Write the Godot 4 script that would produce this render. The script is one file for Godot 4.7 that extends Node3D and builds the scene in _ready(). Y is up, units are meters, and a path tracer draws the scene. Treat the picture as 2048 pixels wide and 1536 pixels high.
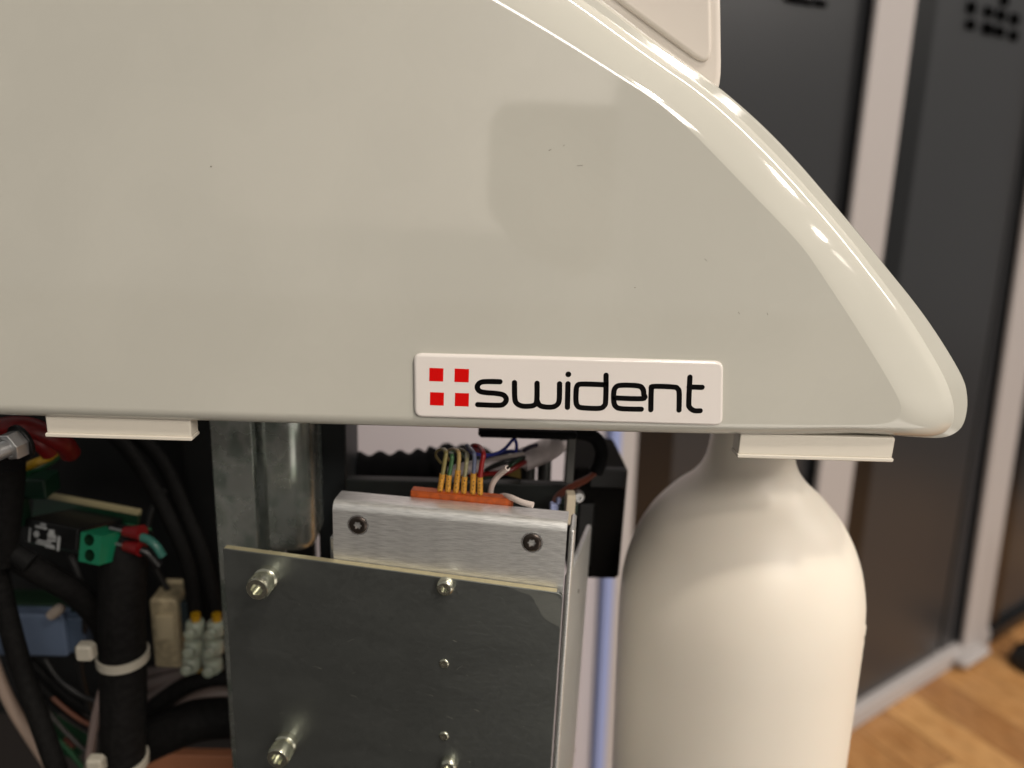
extends Node3D

const MM := 0.001
var used := {}
var rng := RandomNumberGenerator.new()


func _ready():
	rng.seed = 7
	# ---------- camera, air, lamps ----------
	var cam := Camera3D.new()
	cam.name = "camera"
	cam.transform = Transform3D(Basis(Vector3(0.998609, 0.042013, 0.031859), Vector3(-0.031859, 0.962246, -0.270311), Vector3(-0.042013, 0.268920, 0.962246)), V(0, 800, 220) * MM)
	var lens := CameraAttributesPhysical.new()
	lens.frustum_focal_length = 24.06
	lens.frustum_focus_distance = 0.231
	lens.exposure_aperture = 6.2
	lens.frustum_near = 0.01
	lens.frustum_far = 30.0
	add_child(cam)
	cam.attributes = lens
	cam.near = 0.01
	cam.far = 30.0
	var we := WorldEnvironment.new()
	we.name = "world"
	var env := Environment.new()
	env.background_mode = Environment.BG_COLOR
	env.background_color = Color(0.42, 0.415, 0.405)
	env.tonemap_mode = Environment.TONE_MAPPER_LINEAR
	env.tonemap_exposure = 1.38
	env.sdfgi_enabled = true
	env.ssao_enabled = true
	env.ssil_enabled = true
	we.environment = env
	add_child(we)
	make_lamps()

	make_setting()
	make_cover()
	make_housing()
	make_plate()
	make_post()
	make_connector()
	make_behind_housing()
	make_bottle()
	make_left_side()


# ---------- small tools ----------
func V(x: float, y: float, z: float) -> Vector3:
	return Vector3(x, y, z)


func numbered(called: String) -> String:
	used[called] = used.get(called, -1) + 1
	return called if used[called] == 0 else "%s_%03d" % [called, used[called]]


func tag(o: Node, label := "", category := "", group := "", kind := "") -> Node:
	if label: o.set_meta("label", label)
	if category: o.set_meta("category", category)
	if group: o.set_meta("group", group)
	if kind: o.set_meta("kind", kind)
	return o


func thing(called: String, label: String, category: String, at := Vector3.ZERO, basis := Basis.IDENTITY, group := "") -> Node3D:
	var o := Node3D.new()
	o.name = numbered(called)
	add_child(o)
	o.transform = Transform3D(basis, at * MM)
	tag(o, label, category, group)
	return o


func begin() -> SurfaceTool:
	var st := SurfaceTool.new()
	st.begin(Mesh.PRIMITIVE_TRIANGLES)
	return st


func part(called: String, st: SurfaceTool, m: Material, parent: Node = self) -> MeshInstance3D:
	var o := MeshInstance3D.new()
	o.name = numbered(called) if parent == self else called
	o.mesh = st.commit()
	o.material_override = m
	parent.add_child(o, true)
	return o


func again(src: MeshInstance3D, called: String, parent: Node, at: Vector3, m: Material = null) -> MeshInstance3D:
	var o := MeshInstance3D.new()
	o.name = called
	o.mesh = src.mesh
	o.material_override = m if m else src.material_override
	parent.add_child(o, true)
	o.position = at * MM
	return o


func tri(st: SurfaceTool, a: Vector3, b: Vector3, c: Vector3, na: Vector3, nb: Vector3, nc: Vector3):
	if (b - a).cross(c - a).dot(na + nb + nc) > 0.0:
		var t := b
		b = c
		c = t
		t = nb
		nb = nc
		nc = t
	for p in [[a, na], [b, nb], [c, nc]]:
		st.set_normal(p[1].normalized())
		st.set_uv(Vector2(p[0].x, p[0].y) * 0.01)
		st.add_vertex(p[0] * MM)


func quad(st: SurfaceTool, a, b, c, d, na, nb, nc, nd):
	tri(st, a, b, c, na, nb, nc)
	tri(st, a, c, d, na, nc, nd)


func face(st: SurfaceTool, a: Vector3, b: Vector3, c: Vector3, d: Vector3, out: Vector3):
	var n := (b - a).cross(c - a).normalized()
	if n.dot(out) < 0.0: n = -n
	quad(st, a, b, c, d, n, n, n, n)


# a box with chamfered, softly shaded edges, turned by t
func box(st: SurfaceTool, centre: Vector3, size: Vector3, r := 0.3, t := Transform3D.IDENTITY):
	var h := size * 0.5
	r = minf(r, minf(h.x, minf(h.y, h.z)) * 0.95)
	var corner := func(sx, sy, sz, axis):
		var p := Vector3(sx * h.x, sy * h.y, sz * h.z)
		for k in 3:
			if k != axis: p[k] -= signf(p[k]) * r
		return t * (centre + p)
	var ax := [t.basis.x, t.basis.y, t.basis.z]
	for k in 3:
		var i := (k + 1) % 3
		var j := (k + 2) % 3
		for s in [-1.0, 1.0]:
			var q := []
			for e in [[-1, -1], [1, -1], [1, 1], [-1, 1]]:
				var g := Vector3.ZERO
				g[k] = s
				g[i] = e[0]
				g[j] = e[1]
				q.append(corner.call(g.x, g.y, g.z, k))
			var n: Vector3 = ax[k] * s
			quad(st, q[0], q[1], q[2], q[3], n, n, n, n)
		for si in [-1.0, 1.0]:
			for sj in [-1.0, 1.0]:
				var lo := Vector3.ZERO
				lo[i] = si
				lo[j] = sj
				lo[k] = -1
				var hi := lo
				hi[k] = 1
				quad(st, corner.call(lo.x, lo.y, lo.z, i), corner.call(hi.x, hi.y, hi.z, i), corner.call(hi.x, hi.y, hi.z, j), corner.call(lo.x, lo.y, lo.z, j), ax[i] * si, ax[i] * si, ax[j] * sj, ax[j] * sj)
	for sx in [-1.0, 1.0]:
		for sy in [-1.0, 1.0]:
			for sz in [-1.0, 1.0]:
				tri(st, corner.call(sx, sy, sz, 0), corner.call(sx, sy, sz, 1), corner.call(sx, sy, sz, 2), ax[0] * sx, ax[1] * sy, ax[2] * sz)


func spline(pts: Array, n: int) -> Array:
	var out := []
	for i in pts.size() - 1:
		var p0 = pts[maxi(i - 1, 0)]
		var p3 = pts[mini(i + 2, pts.size() - 1)]
		for k in n:
			out.append(pts[i].cubic_interpolate(pts[i + 1], p0, p3, float(k) / n))
	out.append(pts[-1])
	return out


# a round tube along a smooth curve; radius is a number or a function of 0..1
func tube(st: SurfaceTool, pts: Array, radius, sides := 12, n := 6, flat_caps := true):
	var c: Array = spline(pts, n) if n > 1 else pts
	var rings := []
	var tan0: Vector3 = (c[1] - c[0]).normalized()
	var up := tan0.cross(Vector3.RIGHT if absf(tan0.x) < 0.8 else Vector3.UP).normalized()
	for i in c.size():
		var tn: Vector3 = (c[mini(i + 1, c.size() - 1)] - c[maxi(i - 1, 0)]).normalized()
		up = (up - tn * up.dot(tn)).normalized()
		var side := tn.cross(up)
		var r: float = radius.call(float(i) / (c.size() - 1)) if radius is Callable else radius
		var ring := []
		for k in sides:
			var a := TAU * k / sides
			var d := up * cos(a) + side * sin(a)
			ring.append([c[i] + d * r, d])
		rings.append(ring)
	for i in rings.size() - 1:
		for k in sides:
			var l := (k + 1) % sides
			var q = [rings[i][k], rings[i][l], rings[i + 1][l], rings[i + 1][k]]
			quad(st, q[0][0], q[1][0], q[2][0], q[3][0], q[0][1], q[1][1], q[2][1], q[3][1])
	if flat_caps:
		for e in [[0, tan0 * -1.0], [rings.size() - 1, (c[-1] - c[-2]).normalized()]]:
			for k in sides:
				tri(st, c[e[0]], rings[e[0]][k][0], rings[e[0]][(k + 1) % sides][0], e[1], e[1], e[1])


# profile of (radius, height) turned round the y axis of t; radial(angle) may scale the radius
func lathe(st: SurfaceTool, t: Transform3D, prof: Array, segs := 24, crease := 35.0, radial = null):
	var ns := []
	for i in prof.size() - 1:
		var d: Vector2 = prof[i + 1] - prof[i]
		ns.append(Vector2(d.y, -d.x).normalized())
	for i in prof.size() - 1:
		var n0: Vector2 = ns[i]
		var n1: Vector2 = ns[i]
		if i > 0 and rad_to_deg(acos(clampf(ns[i].dot(ns[i - 1]), -1, 1))) < crease: n0 = (ns[i] + ns[i - 1]).normalized()
		if i < ns.size() - 1 and rad_to_deg(acos(clampf(ns[i].dot(ns[i + 1]), -1, 1))) < crease: n1 = (ns[i] + ns[i + 1]).normalized()
		for k in segs:
			var q := []
			for e in [[k, prof[i], n0], [k + 1, prof[i], n0], [k + 1, prof[i + 1], n1], [k, prof[i + 1], n1]]:
				var a: float = TAU * (e[0] % segs) / segs
				var s: float = radial.call(a) if radial else 1.0
				var d := Vector3(cos(a), 0, sin(a))
				q.append([t * (d * e[1].x * s + Vector3.UP * e[1].y), t.basis * (d * e[2].x + Vector3.UP * e[2].y)])
			quad(st, q[0][0], q[1][0], q[2][0], q[3][0], q[0][1], q[1][1], q[2][1], q[3][1])


# flat polygon pushed from z0 to z1 (front), with a chamfered or domed front edge
func prism(st: SurfaceTool, poly: PackedVector2Array, z0: float, z1: float, r := 0.0, steps := 1, t := Transform3D.IDENTITY):
	var n := poly.size()
	var area := 0.0
	for i in n: area += poly[i].cross(poly[(i + 1) % n])
	var sgn := 1.0 if area > 0.0 else -1.0
	var nrm := []
	var off := []
	for i in n:
		var d0 := (poly[i] - poly[(i + n - 1) % n]).normalized()
		var d1 := (poly[(i + 1) % n] - poly[i]).normalized()
		var o0 := Vector2(d0.y, -d0.x) * sgn
		var o1 := Vector2(d1.y, -d1.x) * sgn
		nrm.append([o0, o1])
		var m := (o0 + o1).normalized()
		off.append(m / maxf(m.dot(o0), 0.5))
	var levels := [[0.0, z0, 0.0]]
	for k in steps + 1:
		var a := PI * 0.5 * k / steps
		levels.append([r * (1.0 - cos(a)), z1 - r * (1.0 - sin(a)), a])
	if r == 0.0: levels = [[0.0, z0, 0.0], [0.0, z1, 0.0]]
	for l in levels.size() - 1:
		for i in n:
			var j := (i + 1) % n
			var smooth: bool = nrm[i][1].dot(nrm[i][0]) > 0.8
			var smooth2: bool = nrm[j][1].dot(nrm[j][0]) > 0.8
			var ni: Vector2 = (nrm[i][0] + nrm[i][1]).normalized() if smooth else nrm[i][1]
			var nj: Vector2 = (nrm[j][0] + nrm[j][1]).normalized() if smooth2 else nrm[i][1]
			var q := []
			for e in [[i, l, ni], [j, l, nj], [j, l + 1, nj], [i, l + 1, ni]]:
				var p: Vector2 = poly[e[0]] - off[e[0]] * levels[e[1]][0]
				var a: float = levels[e[1]][2]
				q.append([t * Vector3(p.x, p.y, levels[e[1]][1]), t.basis * Vector3(e[2].x * cos(a), e[2].y * cos(a), sin(a))])
			quad(st, q[0][0], q[1][0], q[2][0], q[3][0], q[0][1], q[1][1], q[2][1], q[3][1])
	for e in [[levels.size() - 1, 1.0], [0, -1.0]]:
		var inner := PackedVector2Array()
		for i in n: inner.append(poly[i] - off[i] * levels[e[0]][0])
		var idx := Geometry2D.triangulate_polygon(inner)
		var nn := t.basis * Vector3(0, 0, e[1])
		for k in range(0, idx.size(), 3):
			var a := inner[idx[k]]
			var b := inner[idx[k + 1]]
			var c := inner[idx[k + 2]]
			var z: float = levels[e[0]][1]
			tri(st, t * Vector3(a.x, a.y, z), t * Vector3(b.x, b.y, z), t * Vector3(c.x, c.y, z), nn, nn, nn)


func rounded(pts: Array, r: float, n := 5) -> PackedVector2Array:
	var out := PackedVector2Array()
	for i in pts.size():
		var p: Vector2 = pts[i]
		var da: Vector2 = pts[(i + pts.size() - 1) % pts.size()] - p
		var db: Vector2 = pts[(i + 1) % pts.size()] - p
		var a: Vector2 = da.normalized() * minf(r, da.length() * 0.45)
		var b: Vector2 = db.normalized() * minf(r, db.length() * 0.45)
		for k in n + 1:
			var t := float(k) / n
			out.append((p + a) * (1 - t) * (1 - t) + p * 2 * t * (1 - t) + (p + b) * t * t)
	return out


# a screw head: rim profile, and a lobed recess with real walls. axis = y of t
func screw_head(st: SurfaceTool, t: Transform3D, rim: Array, recess: float, depth: float, lobes := 6, amp := 0.16):
	lathe(st, t, rim, 32)
	var top: Vector2 = rim[-1]
	var n := 48
	var up := t.basis.y
	for k in n:
		var a0 := TAU * k / n
		var a1 := TAU * ((k + 1) % n) / n
		var d0 := Vector3(cos(a0), 0, sin(a0))
		var d1 := Vector3(cos(a1), 0, sin(a1))
		var r0 := recess * (1.0 + amp * cos(a0 * lobes))
		var r1 := recess * (1.0 + amp * cos(a1 * lobes))
		var y := Vector3.UP * top.y
		var lo := Vector3.UP * (top.y - depth)
		quad(st, t * (d0 * top.x + y), t * (d1 * top.x + y), t * (d1 * r1 + y), t * (d0 * r0 + y), up, up, up, up)
		quad(st, t * (d0 * r0 + y), t * (d1 * r1 + y), t * (d1 * r1 + lo), t * (d0 * r0 + lo), t.basis * -d0, t.basis * -d1, t.basis * -d1, t.basis * -d0)
		tri(st, t * (d0 * r0 + lo), t * (d1 * r1 + lo), t * lo, up, up, up)


func outward(at: Vector3) -> Transform3D:   # y axis towards +z
	return Transform3D(Basis(Vector3.RIGHT, Vector3(0, 0, 1), Vector3(0, -1, 0)), at)


# ---------- materials ----------
func noise_tex(freq: float, ramp: Array, stretch := Vector2.ONE, normal := false, size := 512, bump := 2.0, octaves := 4) -> NoiseTexture2D:
	var f := FastNoiseLite.new()
	f.seed = rng.randi() % 1000
	f.frequency = freq
	f.fractal_octaves = octaves
	var t := NoiseTexture2D.new()
	t.width = size
	t.height = size
	t.seamless = true
	t.noise = f
	if normal:
		t.as_normal_map = true
		t.bump_strength = bump
	elif ramp.size():
		var g := Gradient.new()
		g.offsets = PackedFloat32Array(ramp.map(func(e): return e[0]))
		g.colors = PackedColorArray(ramp.map(func(e): return e[1]))
		t.color_ramp = g
	return t


func mat(c: Color, rough := 0.5, metal := 0.0, spec := 0.5) -> StandardMaterial3D:
	var m := StandardMaterial3D.new()
	m.albedo_color = c
	m.roughness = rough
	m.metallic = metal
	m.metallic_specular = spec
	return m


func textured(m: StandardMaterial3D, albedo, rough, normal, scale: Vector3, nscale := 0.5) -> StandardMaterial3D:
	m.uv1_triplanar = true
	m.uv1_scale = scale
	if albedo: m.albedo_texture = albedo
	if rough: m.roughness_texture = rough
	if normal:
		m.normal_enabled = true
		m.normal_texture = normal
		m.normal_scale = nscale
	return m


func grey(v: float) -> Color:
	return Color(v, v, v)


# ---------- lamps ----------
func make_lamps():
	var glow := mat(Color(1, 1, 1), 0.5)
	glow.emission_enabled = true
	glow.emission = Color(1.0, 0.965, 0.925)
	glow.emission_energy_multiplier = 6.0
	var rim := mat(grey(0.8), 0.4)
	var spots := [V(600, 2400, 700), V(2600, 2400, 1300), V(3600, 2400, 2000), V(4600, 2400, 2500), V(5600, 2400, 3300), V(1300, 2400, 1700)]
	for i in spots.size():
		var words := ["nearest to the white cover", "second along the row to the right", "third along the row to the right", "fourth along the row to the right", "at the far right end of the row", "above and behind the viewer"]
		var o := thing("ceiling_spotlight", "round recessed ceiling spotlight %s" % words[i], "ceiling lamp", spots[i], Basis.IDENTITY, "spotlights in the ceiling")
		var st := begin()
		lathe(st, Transform3D.IDENTITY, [Vector2(45, 0), Vector2(60, 0), Vector2(62, 3), Vector2(62, 30), Vector2(45, 30)], 24)
		part("trim_ring", st, rim, o)
		st = begin()
		lathe(st, Transform3D.IDENTITY, [Vector2(0.01, 4), Vector2(44, 4)], 24)
		part("lamp_glass", st, glow, o)
		var l := SpotLight3D.new()
		l.name = "light"
		o.add_child(l, true)
		l.position = Vector3(0, -0.002, 0)
		l.rotation_degrees = Vector3(-90, 0, 0)
		l.spot_angle = 75
		l.spot_angle_attenuation = 0.6
		l.spot_range = 8
		l.spot_attenuation = 2
		l.light_color = Color(1.0, 0.955, 0.90)
		l.light_energy = 1.6
		l.light_size = 0.09
		l.shadow_enabled = true
	# unseen board added behind the viewer as a pale reflection for the glossy cover
	var board := thing("added_reflector_board", "tall white board on two legs, added behind the viewer to be mirrored in the cover", "board", V(-330, 0, 3300))
	var wb := begin()
	box(wb, V(0, 1420, 0), V(1740, 1800, 30), 6)
	part("panel", wb, mat(Color(0.93, 0.92, 0.91), 0.6), board)
	for x in [-780.0, 780.0]:
		wb = begin()
		box(wb, V(x, 262, 10), V(40, 524, 40), 3)
		part("leg", wb, mat(grey(0.7), 0.4, 0.5), board)
	var tb := thing("added_reflector_table", "low white table added out of view to be mirrored in the round edge of the post", "table", V(400, 0, 590))  # unseen table added to put the bright streak on the post
	wb = begin()
	box(wb, V(0, 370, 0), V(680, 24, 680), 5)
	part("table_top", wb, mat(grey(0.9), 0.4), tb)
	for q in [V(-310, 178, -305), V(310, 178, -305), V(-310, 178, 305), V(310, 178, 305)]:
		wb = begin()
		box(wb, q, V(36, 358, 36), 3)
		part("leg", wb, mat(grey(0.7), 0.4, 0.5), tb)
	var ph := thing("phone", "dark phone held upright by the viewer, mirrored in the cover", "phone", V(36, 790, 228))
	wb = begin()
	prism(wb, rounded([Vector2(-35, -12), Vector2(-14, -36), Vector2(20, -50), Vector2(36, -38), Vector2(35, 46), Vector2(-28, 45), Vector2(-35, 34)], 4.5, 8), -3.5, 3.5, 1.0, 3)
	part("case", wb, mat(Color(0.05, 0.05, 0.055), 0.5), ph)
	var line := thing("added_strip_lamp", "long slim strip lamp added out of view to the right for the highlight on the white cover", "ceiling lamp", V(2700, 2250, -100))  # unseen lamp added to draw the bright line along the cover ridge
	var sl := begin()
	box(sl, V(0, 34, 0), V(4200, 60, 90), 4)
	part("lamp_body", sl, rim, line)
	sl = begin()
	box(sl, V(0, 0, 0), V(4160, 8, 70), 2)
	part("diffuser", sl, glow, line)
	var al := AreaLight3D.new()
	al.name = "light"
	line.add_child(al, true)
	al.position = Vector3(0, -0.008, 0)
	al.rotation_degrees = Vector3(-90, 0, 0)
	al.area_size = Vector2(4.16, 0.07)
	al.light_color = Color(1.0, 0.965, 0.925)
	al.light_energy = 3.0
	al.shadow_enabled = true
	var p := thing("added_light_panel", "square diffuse light panel added behind the viewer to the right as soft main light", "ceiling lamp", V(1200, 2390, 2600))  # unseen softbox added as the soft main light
	var st2 := begin()
	box(st2, V(0, 6, 0), V(1600, 12, 1000), 2)
	var soft := mat(Color(1, 1, 1), 0.6)
	soft.emission_enabled = true
	soft.emission = Color(1.0, 0.965, 0.925)
	soft.emission_energy_multiplier = 1.0
	part("diffuser", st2, soft, p)
	var a := AreaLight3D.new()
	a.name = "light"
	p.add_child(a, true)
	a.position = Vector3(0, -0.005, 0)
	a.rotation_degrees = Vector3(-90, 0, 0)
	a.area_size = Vector2(1.6, 1.0)
	a.light_color = Color(1.0, 0.965, 0.925)
	a.light_energy = 6.2
	a.shadow_enabled = true


# ---------- floor and dark display panels ----------
func make_setting():
	var st := begin()
	box(st, V(0, -15, 0), V(9000, 20, 9000), 1)
	var fl := part("floor", st, mat(Color(0.10, 0.06, 0.035), 0.8))
	tag(fl, "warm brown wooden floor of parallel planks", "", "", "structure")
	var grain := noise_tex(0.012, [[0.2, Color(0.80, 0.76, 0.70)], [0.5, Color(1, 1, 1)], [0.8, Color(0.86, 0.80, 0.72)]], Vector2.ONE, false, 512)
	var woods := []
	for c in [Color(0.66, 0.49, 0.31), Color(0.70, 0.53, 0.34), Color(0.62, 0.45, 0.28), Color(0.74, 0.57, 0.37)]:
		woods.append(textured(mat(c, 0.38), grain, null, null, Vector3(14, 14, 2)))
	var dir := Vector2(0.42, 0.908)
	var ang := atan2(dir.x, dir.y)
	var w := 80.0
	var s2 := begin()
	box(s2, V(0, -2.5, 0), V(w - 1.6, 5, 598.4), 1.0)
	var first: MeshInstance3D = null
	for i in range(-9, 16):
		for k in range(-3, 4):
			var off := fposmod(i * 217.0, 600.0)
			var along := k * 600.0 + off
			var c2 := Vector2(700, -780) + Vector2(dir.y, -dir.x) * (i * w + 10) + dir * along
			if c2.y > 400 or c2.y < -2300 or c2.x < -700 or c2.x > 2300: continue
			var o: MeshInstance3D
			if first == null:
				first = part("plank", s2, woods[0], fl)
				o = first
			else:
				o = again(first, "plank", fl, Vector3.ZERO, woods[rng.randi() % 4])
			o.position = V(c2.x, -0.01 * (i % 2), c2.y) * MM
			o.rotation.y = ang

	var kb := Basis(Vector3.UP, deg_to_rad(32.5)) * Basis(Vector3.RIGHT, deg_to_rad(-2.5))
	var kt := Transform3D(kb, V(586.01, 0.00, -754.18))
	var wall := thing("display_wall", "row of tall dark grey glossy panels between pale uprights behind the bottle", "display wall", V(586.01, 0.00, -754.18), kb)
	var pale := mat(Color(0.635, 0.615, 0.61), 0.55)
	var dark := mat(Color(0.20, 0.205, 0.215), 0.33, 0.25, 0.5)
	var rec := mat(Color(0.022, 0.025, 0.032), 0.35)
	# panels: [left px base x, right x] in the wall's own millimetres
	var ups := [
		[Vector2(-512.27, 392.56), Vector2(-512.08, 545.26), 36.0, 60.0],
		[Vector2(-136.75, 442.23), Vector2(-131.02, 1002.53), 76.0, 80.0],
		[Vector2(356.15, 46.13), Vector2(317.30, 737.26), 84.0, 80.0],
	]
	for u in ups:
		var a: Vector2 = u[0]
		var b: Vector2 = u[1]
		var lean := atan2(b.x - a.x, b.y - a.y)
		var foot := a + (b - a) / (b.y - a.y) * (10.0 - a.y)
		var t := Transform3D(Basis(Vector3(0, 0, -1), lean), V(foot.x, 10, 0))
		var su := begin()
		box(su, V(0, 650, 4), V(u[2], 1300, 8), 2, t)
		part("upright", su, pale, wall)
		var sf := begin()
		box(sf, V(u[2] * 0.5 + 32, 650, -12), V(64, 1300, 20), 3, t)
		part("shadow_gap_strip", sf, rec, wall)
	for e in [[-500.0, -230.0], [-120.0, 190.0], [330.0, 700.0]]:
		var sp := begin()
		box(sp, V((e[0] + e[1]) * 0.5, 690, -14), V(e[1] - e[0] + 130, 1340, 12), 2)
		part("panel", sp, dark, wall)
	var sb := begin()
	box(sb, V(60, 17, -10), V(720, 34, 32), 4)
	part("base_rail", sb, pale, wall)
	sb = begin()
	box(sb, V(326, 18, 12), V(90, 16, 36), 6)
	part("foot", sb, pale, wall)
	sb = begin()
	box(sb, V(600, 14, -2), V(360, 28, 20), 4)
	part("dark_base_rail", sb, rec, wall)
	var ink := mat(Color(0.01, 0.01, 0.012), 1.0, 0.0, 0.1)
	for mk in [V(56.85, 1022.01, -6.00), V(100.91, 1023.39, -6.00), V(134.96, 1023.81, -6.00), V(173.28, 1024.01, -6.00), V(60.45, 1002.59, -6.00), V(104.91, 1003.50, -6.00), V(137.72, 1003.96, -6.00), V(177.73, 1003.92, -6.00), V(138.14, 1042.45, -6.00)]:
		var si := begin()
		box(si, mk, V(18 + rng.randf() * 8, 11 + rng.randf() * 3, 3), 1.2)
		part("printed_mark", si, ink, wall)
	for mk in [V(-300.20, 980.13, -6.00), V(-279.62, 981.21, -6.00), V(-254.21, 982.93, -6.00)]:
		var si := begin()
		box(si, mk, V(22, 6, 3), 1.0)
		part("printed_mark", si, ink, wall)
	# pale wall seen through the gap above the housing
	var pw := begin()
	box(pw, V((V(-800.26, 589.04, 0.00).x + V(-540.75, 544.91, 0.00).x) * 0.5 - 20, 690, -6), V(310, 1380, 24), 2)
	var ws := part("pale_side_panel", pw, mat(Color(0.66, 0.64, 0.66), 0.6), wall)
	pw = begin()
	box(pw, V(V(-529.10, 316.56, 0.00).x, 690, 10), V(14, 1380, 10), 2)
	part("blue_edge_strip", pw, mat(Color(0.52, 0.57, 0.74), 0.5), wall)
	# a small dark thing on the floor
	var ft := thing("floor_foot", "blurred black rounded foot on the wooden floor at the right edge", "foot", V(977.44, 0.00, -911.31))
	var sd := begin()
	lathe(sd, Transform3D.IDENTITY, [Vector2(34, 0), Vector2(36, 6), Vector2(30, 30), Vector2(16, 44), Vector2(12, 60), Vector2(12, 300), Vector2(0.1, 300)], 20)
	part("body", sd, mat(Color(0.015, 0.014, 0.013), 0.5), ft)


# ---------- white cover with its badge ----------
func make_cover():
	var white := mat(Color(0.735, 0.728, 0.69), 0.06, 0.0, 0.9)
	textured(white, noise_tex(0.006, [[0.3, grey(0.985)], [0.7, grey(1.0)]]), null, noise_tex(0.008, [], Vector2.ONE, true, 512, 1.5), Vector3(4, 4, 4), 0.03)
	var o := thing("equipment_cover", "large glossy off-white plastic cover with a curved right edge", "cover")
	var outer := [V(-184.80, 722.65, -2.00), V(-141.77, 722.77, -2.00), V(-19.14, 722.98, -2.00), V(83.91, 723.25, -2.00), V(129.27, 722.59, -4.00), V(144.37, 721.99, -6.00), V(152.44, 722.33, -9.00), V(156.91, 725.86, -11.00), V(157.49, 731.67, -12.00), V(156.53, 736.89, -13.00), V(153.05, 743.99, -14.00), V(137.49, 762.88, -14.00), V(119.38, 780.78, -14.00), V(108.91, 790.54, -14.00), V(87.81, 809.84, -14.00), V(67.45, 824.77, -14.00), V(48.27, 835.71, -14.00), V(34.20, 844.60, -14.00), V(15.55, 855.47, -14.00), V(-5.26, 865.35, -14.00), V(-28.03, 873.61, -14.00)]
	var inner := [V(-180.99, 727.38, 0.00), V(-139.96, 727.48, 0.00), V(-19.00, 727.62, 0.00), V(79.53, 728.18, 0.00), V(110.46, 728.83, 0.00), V(121.62, 729.34, 0.00), V(126.74, 730.46, 0.00), V(128.67, 732.78, 0.00), V(128.06, 736.12, 0.00), V(125.26, 740.46, 0.00), V(118.48, 749.27, 0.00), V(107.77, 762.54, 0.00), V(97.21, 774.90, 0.00), V(89.34, 783.59, 0.00), V(70.76, 799.26, 0.00), V(50.03, 816.44, 0.00), V(34.28, 825.12, 0.00), V(19.68, 832.74, 0.00), V(2.15, 841.20, 0.00), V(-16.15, 849.47, 0.00), V(-33.92, 856.59, 0.00)]
	var so := spline(outer, 10)
	var si := spline(inner, 10)
	so.append(V(-175, so[-1].y + 10, 0))
	si.append(V(-165, si[-1].y, 0))
	var n := so.size()
	for pass_no in 14:
		for lst in [so, si]:
			var old: Array = lst.duplicate()
			for i in range(42, lst.size() - 2): lst[i] = old[i] * 0.5 + (old[i - 1] + old[i + 1]) * 0.25
	var rings := []
	var steps := 30
	# edge section: a shallow bevel, a tight ridge, a steep flank (arc length, slope in degrees)
	var bevel := [Vector2(0, 7), Vector2(0.035, 19), Vector2(0.38, 27), Vector2(0.48, 48), Vector2(0.82, 58), Vector2(0.92, 72), Vector2(1.0, 90)]
	var quarter := [Vector2(0, 0), Vector2(1.0, 90)]
	var sections := []
	for tab in [quarter, bevel]:
		var x := 0.0
		var z := 0.0
		var sec := [Vector2.ZERO]
		for k in 240:
			var l := (k + 0.5) / 240.0
			var j := 0
			while tab[j + 1].x < l: j += 1
			var ang := deg_to_rad(lerpf(tab[j].y, tab[j + 1].y, (l - tab[j].x) / (tab[j + 1].x - tab[j].x)))
			x += cos(ang)
			z += sin(ang)
			if (k + 1) % 8 == 0: sec.append(Vector2(x, z))
		for k in sec.size(): sec[k] /= x
		sections.append(sec)
	for s in steps + 1:
		var ring := []
		for i in n:
			var f := smoothstep(4.0, 10.0, minf(float(i) / 10.0, 20.0))
			var q: Vector2 = sections[0][s].lerp(sections[1][s], f)
			var w: float = Vector2(so[i].x - si[i].x, so[i].y - si[i].y).length()
			var p: Vector3 = si[i].lerp(so[i], q.x)
			p.z = -q.y * minf(w, 18.0)
			ring.append(p)
		rings.append(ring)
	for z in [-40.0, -62.0]:
		var ring := []
		for i in n: ring.append(V(so[i].x, so[i].y, minf(lerpf(-14.0 + z * 0.1, z, smoothstep(55.0, 110.0, i)), rings[steps][i].z - 1.0)))
		rings.append(ring)
	var grid_n := []
	for s in rings.size():
		var row := []
		for i in n:
			var du: Vector3 = rings[s][(i + 1) % n] - rings[s][(i + n - 1) % n]
			var dv: Vector3 = rings[mini(s + 1, rings.size() - 1)][i] - rings[maxi(s - 1, 0)][i]
			var nn := dv.cross(du).normalized()
			var outw: Vector3 = (so[i] - si[i]).normalized() + Vector3(0, 0, 0.6)
			row.append(nn if nn.dot(outw) > 0 else -nn)
		grid_n.append(row)
	var st := begin()
	for s in rings.size() - 1:
		for i in n:
			var j := (i + 1) % n
			quad(st, rings[s][i], rings[s][j], rings[s + 1][j], rings[s + 1][i], grid_n[s][i], grid_n[s][j], grid_n[s + 1][j], grid_n[s + 1][i])
	var poly := PackedVector2Array()
	for p in si: poly.append(Vector2(p.x, p.y))
	var idx := Geometry2D.triangulate_polygon(poly)
	var zz := Vector3(0, 0, 1)
	for k in range(0, idx.size(), 3):
		tri(st, si[idx[k]] * Vector3(1, 1, 0), si[idx[k + 1]] * Vector3(1, 1, 0), si[idx[k + 2]] * Vector3(1, 1, 0), zz, zz, zz)
	# inner skin: the same form 3 mm inside
	var mid := Vector2.ZERO
	for p in poly: mid += p / n
	var back := []
	for lv in 3:
		var ring := []
		for i in n:
			var d := Vector2(so[i].x, so[i].y) - Vector2(si[i].x, si[i].y)
			var dn := d.normalized() * 3.0
			var last: Vector3 = rings[-1][i]
			if lv == 0: ring.append(V(so[i].x - dn.x, so[i].y - dn.y, last.z))
			elif lv == 1: ring.append(V(so[i].x - dn.x, so[i].y - dn.y, -8))
			else: ring.append(V(si[i].x - dn.x, si[i].y - dn.y, -3))
		back.append(ring)
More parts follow.
